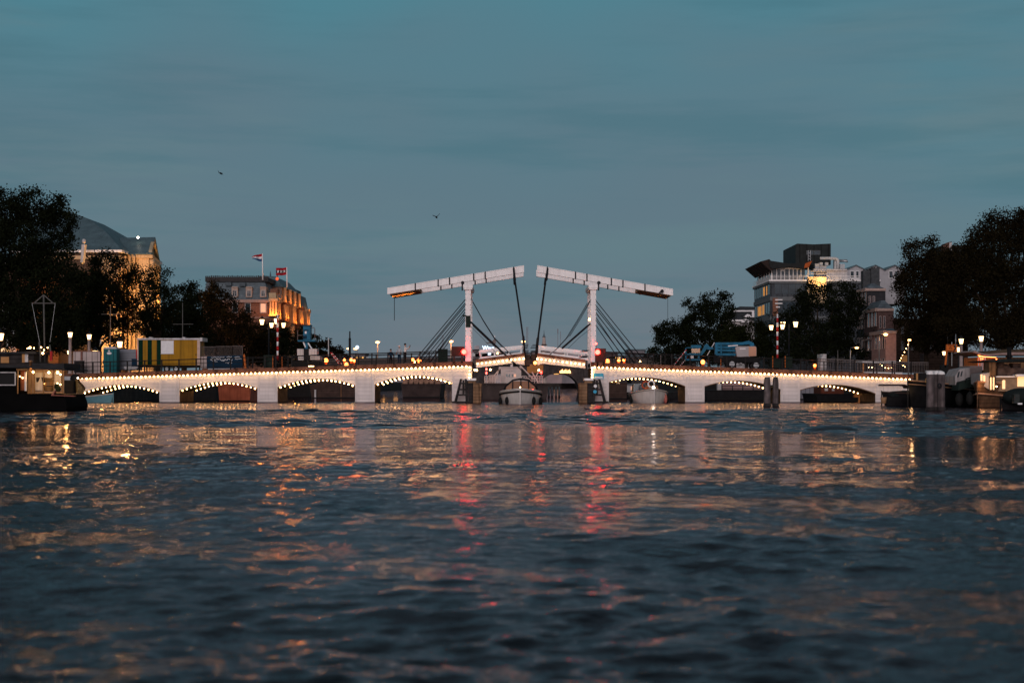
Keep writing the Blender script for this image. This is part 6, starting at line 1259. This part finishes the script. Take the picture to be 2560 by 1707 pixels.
old_lamp(1, 842, 150, 'iron street lamp cut by the picture edge', 1.6, 24); old_lamp(2396, 874, 160, 'iron street lamp tucked behind the white column by the arrow sign', 1.1); old_lamp(2360, 883, 165, 'twin glowing lamp behind the orange arrow sign post', .9)
def arm_lamp(px, py, ax, Yq, label, light=40, r=.16):
    c = at(px, py, Yq); b0 = Vector((wx(ax, Yq), Yq, 2.6)); t = thing('street_lamp', label, 'street lamp', b0, 'street lamps glowing under the trees')
    part('pole', MB().tube([b0, (b0.x, Yq, c.z - .4), (b0.x, Yq, c.z), (c.x, Yq, c.z + .12)], [.09, .06, .05, .04], 6), steel, t)
    part('lamp_head', MB().ell(c, (r * 1.5, r * 1.2, r * .8), 8, 6), g_street, t); lamp(t, c - Vector((0, .4, .3)), (1, .42, .12), light, .2)
arm_lamp(2142, 869.5, 2126, 200, 'street lamp on a curved arm at the foot of the dark canal houses', 50); arm_lamp(2214, 836, 2198, 203, 'street lamp glowing on the pinkish corner house wall', 110, .2)
arm_lamp(2273.5, 850, 2271, 175, 'orange street lamp at the end of the festoon string', 30, .13); arm_lamp(2408, 834, 2399, 178, 'small bright street lamp above the white column by the arrow sign', 20, .13); arm_lamp(2525.5, 820.5, 2530, 178, 'street lamp high among the leaves over the moored houseboats', 20, .15)
arm_lamp(2371, 804.5, 2369, 190, 'tiny faint street lamp in the dark tree above the arrow sign', 8, .08); arm_lamp(1741, 840, 1743, 262, 'tiny red street lamp within the round tree', 4, .09)
pts = [at(x, y, 172) for x, y in ((2249.5, 901.5), (2253, 895), (2256.5, 887.5), (2261, 880), (2265.5, 871.5), (2269.5, 862))]
bulb_string('festoon', pts, 'slanting festoon of small bulbs under the trees by the orange street lamp', r=.045, group='festoon lights on the quay')
pts = [at(x, y, 168) for x, y in ((2172, 918), (2180, 918.5), (2201, 909), (2205, 914), (2213, 919.5), (2221, 920), (2229, 919.5), (2258, 914), (2262, 917))]
bulb_string('festoon', pts, 'low festoon of small bulbs under the pale terrace awning behind the balustrade', r=.045, group='festoon lights on the quay')
t = thing('terrace_awning', 'pale flat awning on posts behind the balustrade', 'awning', (wx(2190, 165), 165, 2.6))
part('canopy', MB().pbox(2155, 902, 2240, 907, 165, 3), dirty_white, t); part('post', MB().pbox(2157, 907, 2160, 935, 165, .15).pbox(2217, 907, 2219, 935, 165, .1), M('lit_orange_post', (.5, .2, .06), .6, .2), t); part('low_wall', MB().pbox(2160, 930, 2256, 936, 164, .3), flag_white, t)
t = thing('arrow_sign', 'orange road sign with a black arrow point and bicycle mark on a thick orange post', 'sign', at(2372, 915, 155))
part('board', MB().pprism([(2367.5, 861), (2393, 861), (2393, 879), (2367.5, 879)], 155, .08), orange_paint, t)
part('arrow', MB().pprism([(2369, 862.5), (2385, 862.5), (2390, 870), (2385, 877.5), (2369, 877.5), (2369, 876), (2384, 876), (2387.5, 870), (2384, 864), (2369, 864)], 154.94, .03).pprism([(2383, 862.5), (2387, 862.5), (2391.5, 870), (2387, 877.5), (2383, 877.5), (2387.5, 870)], 154.92, .03), iron, t)
mb = MB()
for x in (2374, 2379.5): mb.tube([at(x + 1.8*math.cos(a), 871 + 1.8*math.sin(a), 154.9) for a in [i*math.pi/5 for i in range(11)]], .012, 4)
mb.bar(at(2374, 871, 154.9), at(2376, 866, 154.9), .015).bar(at(2376, 866, 154.9), at(2379.5, 871, 154.9), .015); part('bicycle_mark', mb, iron, t)
part('post', MB().pprism([(2366, 861), (2370, 861), (2369, 880), (2365, 918), (2361.5, 918), (2365, 880)], 155.1, .2), orange_paint, t); part('post_foot', MB().pbox(2353, 912, 2371, 937, 155.1, .6), rubber, t)
single('sign_pole', MB().pbox(2379, 855, 2380.5, 915, 155.4, .08), steel, 'thin pale pole directly behind the arrow sign', 'pole', loc=at(2380, 915, 155.4))
single('boat_mast', MB().tube([at(2389.5, 835, 150), at(2389, 870, 150)], [.04, .06], 5), steel, 'thin pole with a ball top above the arrow sign', 'pole', loc=at(2389, 870, 150))
for (px, y0, y1, xb, yb, Yq, lab) in ((276, 765, 925, (253, 300), 785.5, 158, 'thin boat mast with one crossbar behind the teal toilet'), (456.5, 757, 915, (432, 483), 810.5, 157, 'thin boat mast with one crossbar behind the yellow trailer'), (2094.5, 875, 930, (2077, 2112), 896.5, 160, 'short pale mast with a crossbar behind the balustrade')):
    t = thing('boat_mast', lab, 'mast', at(px, y1, Yq), 'boat masts behind the bridge')
    part('mast', MB().tube([at(px, y1, Yq), at(px, y0, Yq)], [.06, .035], 6), mast_grey, t); part('crossbar', MB().bar(at(xb[0], yb, Yq), at(xb[1], yb - .4, Yq), .03), mast_grey, t)
single('flag_mast', MB().pbox(820, 845, 822.2, 890, 170, .1), dirty_white, 'thin pale mast before the distant brown tree', 'mast', loc=at(821, 890, 170))
single('quay_shed', MB().pbox(2052, 885, 2066, 925, 170, 2).pprism([(2050, 925), (2053, 895), (2060, 884), (2064, 895), (2064, 925)], 169, 1), dirty_white, 'pale canvas cover standing behind the balustrade beyond the last green cabinet', 'cover', loc=at(2058, 925, 169))

# ---- far river: stone bridge, skyline ---------------------------------------------------------
Ys = 330.0; t = thing('stone_bridge', 'distant stone arch bridge crossing the river behind the ship', 'bridge', (0, Ys + 5, 0))
zT = 6.3; n = 7; span = (BR - BL) / n; mb = MB()
for k in range(n):
    x0 = BL + k * span; pr = 1.3; xs = [x0 + pr + (span - 2 * pr) * i / 14 for i in range(15)]
    zz = [3.9 * math.sqrt(max(0, 1 - (2 * i / 14 - 1) ** 2)) + .3 for i in range(15)]
    mb.box((x0, Ys, -.5), (x0 + pr, Ys + 12, zT)).box((x0 + span - pr, Ys, -.5), (x0 + span, Ys + 12, zT))
    for i in range(14): mb.hexa([(xs[i], Ys, zz[i]), (xs[i+1], Ys, zz[i+1]), (xs[i+1], Ys + 12, zz[i+1]), (xs[i], Ys + 12, zz[i]), (xs[i], Ys, zT), (xs[i+1], Ys, zT), (xs[i+1], Ys + 12, zT), (xs[i], Ys + 12, zT)])
part('arches', mb, stone, t); part('parapet', MB().box((BL, Ys - .2, zT + .003), (BR, Ys + .3, zT + 1.0)).box((BL, Ys - .3, zT - .4), (BR, Ys - .003, zT)), M('parapet_stone', (.09, .075, .07), .8, .3), t)
mb = MB()
for k in range(10): x = wx(1400 + k * 2.8, Ys); mb.box((x, Ys - .25, 4.2), (x + .09, Ys - .2, 4.7 + .15 * (k % 3)))
part('balustrade_light', mb, g_street, t)
def tall_lamp(px, py, Yq, label):
    c = at(px, py, Yq); zb_ = zT if Yq < 400 else 2.5; t = thing('street_lamp', label, 'street lamp', (c.x, Yq, zb_), 'tall lamps beyond the bridge')
    part('pole', MB().tube([(c.x, Yq, zb_), c], [.16, .1], 6), M('lit_pole', (.6, .42, .32), .5, .1), t); part('lamp_head', MB().ell(c, (.48, .3, .22), 8, 6), g_street, t); lamp(t, c - Vector((0, .6, .5)), (1, .5, .2), 60, .2)
tall_lamp(944, 855.5, 331, 'tall lit lamp standing alone beside the three people'); tall_lamp(1127.5, 853.5, 331, 'tall lit lamp between the green cabinet and the signal box'); tall_lamp(1308.5, 854, 334, 'small lit lamp beside the hanger rod over the raised leaf')
def far_block(label, x0, y0, x1, Yq, mat, rows=2, extra=None, name='far_building', lit=.12, roof=None):
    t = thing(name, label, 'building', (wx((x0 + x1) / 2, Yq), Yq, 2.4)); a, b2 = at(x0, y0, Yq), at(x1, y0, Yq)
    part('wall', MB().box((a.x, Yq, 2.4), (b2.x, Yq + 20, a.z)), mat, t); part('roof_edge', MB().box((a.x - .4, Yq - .4, a.z), (b2.x + .4, Yq + 20, a.z + .7)), roof or slate, t)
    rr_ = random.Random(int(x0)); mw, ml = MB(), MB(); h = a.z - 3; st = 3.6; x = x0 + 2.5
    while x + 3 < x1:
        for k in range(int(h / st)):
            y_ = wz(0, Yq); p = Vector((wx(x, Yq), Yq - .15, a.z - 1.2 - k * st - 1.6)); (ml if rr_.random() < lit else mw).box(p, p + Vector((2.2 * Yq / 700, .16, 1.6)))
        x += 5.2
    if mw.v: part('window_glazing', mw, glass, t)
    if ml.v: part('lit_glazing', ml, g_window, t)
    if extra: extra(t, Yq)
    return t
fpale = M('far_pale_wall', (.40, .36, .38), .8, .2, .3); fgrey = M('far_grey_wall', (.22, .20, .22), .8, .2, .3); fdark = M('far_dark_wall', (.10, .075, .075), .8, .3, .3); fpink = M('far_pink_wall', (.36, .27, .27), .8, .2, .3)
def wsign(t, Yq):
    p = at(1206, 873.5, Yq - .6); part('sign_letters', text_mb('Wsaa', 2.4, p, extrude=.1, bold=.08), g_sign, t)
    part('white_box', MB().pbox(1186, 864, 1198, 880, Yq - .4, 6).pbox(1225, 872, 1262, 880, Yq - .4, 8), fpale, t)
    part('bright_window', MB().pbox(1220, 879, 1227, 887, Yq - .5, .2), g_sign, t); part('terrace_lamp', MB().ell(at(1244, 883, Yq - .8), .5, 8, 6), g_street, t)
far_block('distant white building with a cold lit sign on its roof behind the raised leaf', 1180, 877, 1262, 720, fpale, extra=wsign)
far_block('distant grey building low between the two raised leaves', 1262, 884, 1330, 760, fgrey); far_block('distant pinkish block behind the rail of the raised leaf by the church', 1330, 880, 1405, 700, fpink)
far_block('distant pale building with round roof lights by the second portal', 1405, 884, 1478, 740, fpale); far_block('distant dark block directly behind the red signal box', 1515, 884, 1545, 560, fdark); far_block('distant low brick block under the stay cables', 1548, 892, 1640, 600, fdark, lit=.2)
far_block('distant layered pale building beyond the stay cables', 1572, 877, 1612, 640, fgrey, lit=.3)
far_block('distant pale low building just past the thin black mast', 875, 886, 912, 800, fpale); far_block('distant grey low row between the tall lit lamp and the people', 912, 898, 1010, 780, fgrey); far_block('distant pinkish low row behind the green cabinet', 1010, 895, 1110, 820, fpink); far_block('distant grey building behind the first portal', 1110, 890, 1182, 840, fgrey)
t = thing('tent_roof', 'distant pale pointed tent roof behind the driving bar', 'tent', at(1235, 880, 700))
part('canvas', MB().prism([at(x, y, 700) for x, y in ((1215, 857), (1231, 852), (1238, 844), (1240, 858))], (0, 6, 0)), M('grey_canvas', (.22, .18, .17), .8, .2), t); part('mast', MB().bar(at(1236.5, 838, 701), at(1236.5, 900, 701), .3), steel, t)
t = thing('church_tower', 'distant pale church tower with a dark spire and open bell storey', 'tower', (wx(1360, 680), 680, 2.4)); Yt = 680.0; c = at(1360, 961, Yt); zz = lambda y: wz(y, Yt) 
part('tower_shaft', MB().lathe((c.x, Yt, 0), [(1.35, 2), (1.35, zz(884)), (1.6, zz(883)), (1.6, zz(880)), (1.1, zz(879.5)), (1.05, zz(864)), (1.35, zz(863)), (1.35, zz(861)), (.95, zz(860)), (.6, zz(844)), (.7, zz(843))], 8, 0, False), M('tower_stone', (.42, .33, .30), .8, .3, .8), t)
part('spire', MB().lathe((c.x, Yt, 0), [(.85, zz(843)), (.5, zz(840)), (.2, zz(836)), (.04, zz(825))], 8), slate, t)
part('belfry', MB().box((c.x - .5, Yt - 1.15, zz(878)), (c.x - .1, Yt - 1, zz(867))).box((c.x + .15, Yt - 1.15, zz(878)), (c.x + .55, Yt - 1, zz(867))).box((c.x - 1.0, Yt - 1.3, zz(862.5)), (c.x + 1.0, Yt - 1.1, zz(860.5))), hull_black, t)
single('lattice_mast', MB().bar(at(874.5, 828, 500), at(874.5, 905, 500), .28).bar(at(874.5, 845, 500), at(874.5, 905, 500), .5), hull_black, 'thin black mast standing in the distance beside the brown tree', 'mast', loc=at(874.5, 905, 500))
for px, y0, lab in ((1394.5, 822, 'faint distant chimney pole with a boxed top right of the church tower'), (1401, 828, 'faint distant slimmer pole beside the boxed chimney pole')):
    single('chimney_pole', MB().bar(at(px, y0, 900), at(px, 905, 900), .18).bar(at(px, y0, 900), at(px, y0 + 12, 900), .4 if px < 1400 else .22), fgrey, lab.replace(' right of', ' beyond'), 'pole', loc=at(px, 905, 900))
for px, y0, lab in ((1318, 817, 'faint lattice crane mast between the hanger rods'), (1107, 837, 'faint lattice crane mast above the green cabinet')):
    mb = MB(); 
    for s_ in (-1, 1): mb.bar(at(px + 2 * s_, y0, 1000), at(px + 2 * s_, 910, 1000), .12)
    y = y0
    while y < 905: mb.bar(at(px - 2, y, 1000), at(px + 2, y + 5, 1000), .1).bar(at(px + 2, y, 1000), at(px - 2, y + 5, 1000), .1); y += 5
    single('crane_mast', mb, fgrey, lab, 'crane', loc=at(px, 910, 1000))
t = thing('bright_lamp', 'cold bluish round lamp on a low roof near the thin black mast', 'lamp', at(893, 868, 780)); part('lamp_globe', MB().ell(at(893, 868, 780), .9, 10, 7), g_sign, t); part('lamp_bracket', MB().bar(at(893, 872, 780), at(893, 888, 780), .2), fgrey, t)
for px, py, lab in ((872, 871.5, 'warm distant lamp just before the thin black mast'), (889, 872, 'warm distant lamp under the cold bluish round one')):
    c = at(px, py, 770); t = thing('distant_lamp', lab, 'lamp', c); part('lamp_head', MB().ell(c, (1.1, .5, .35), 8, 6), g_street, t); part('lamp_pole', MB().bar(c, c - Vector((0, 0, 6)), .12), fgrey, t)
bpy.context.view_layer.update()
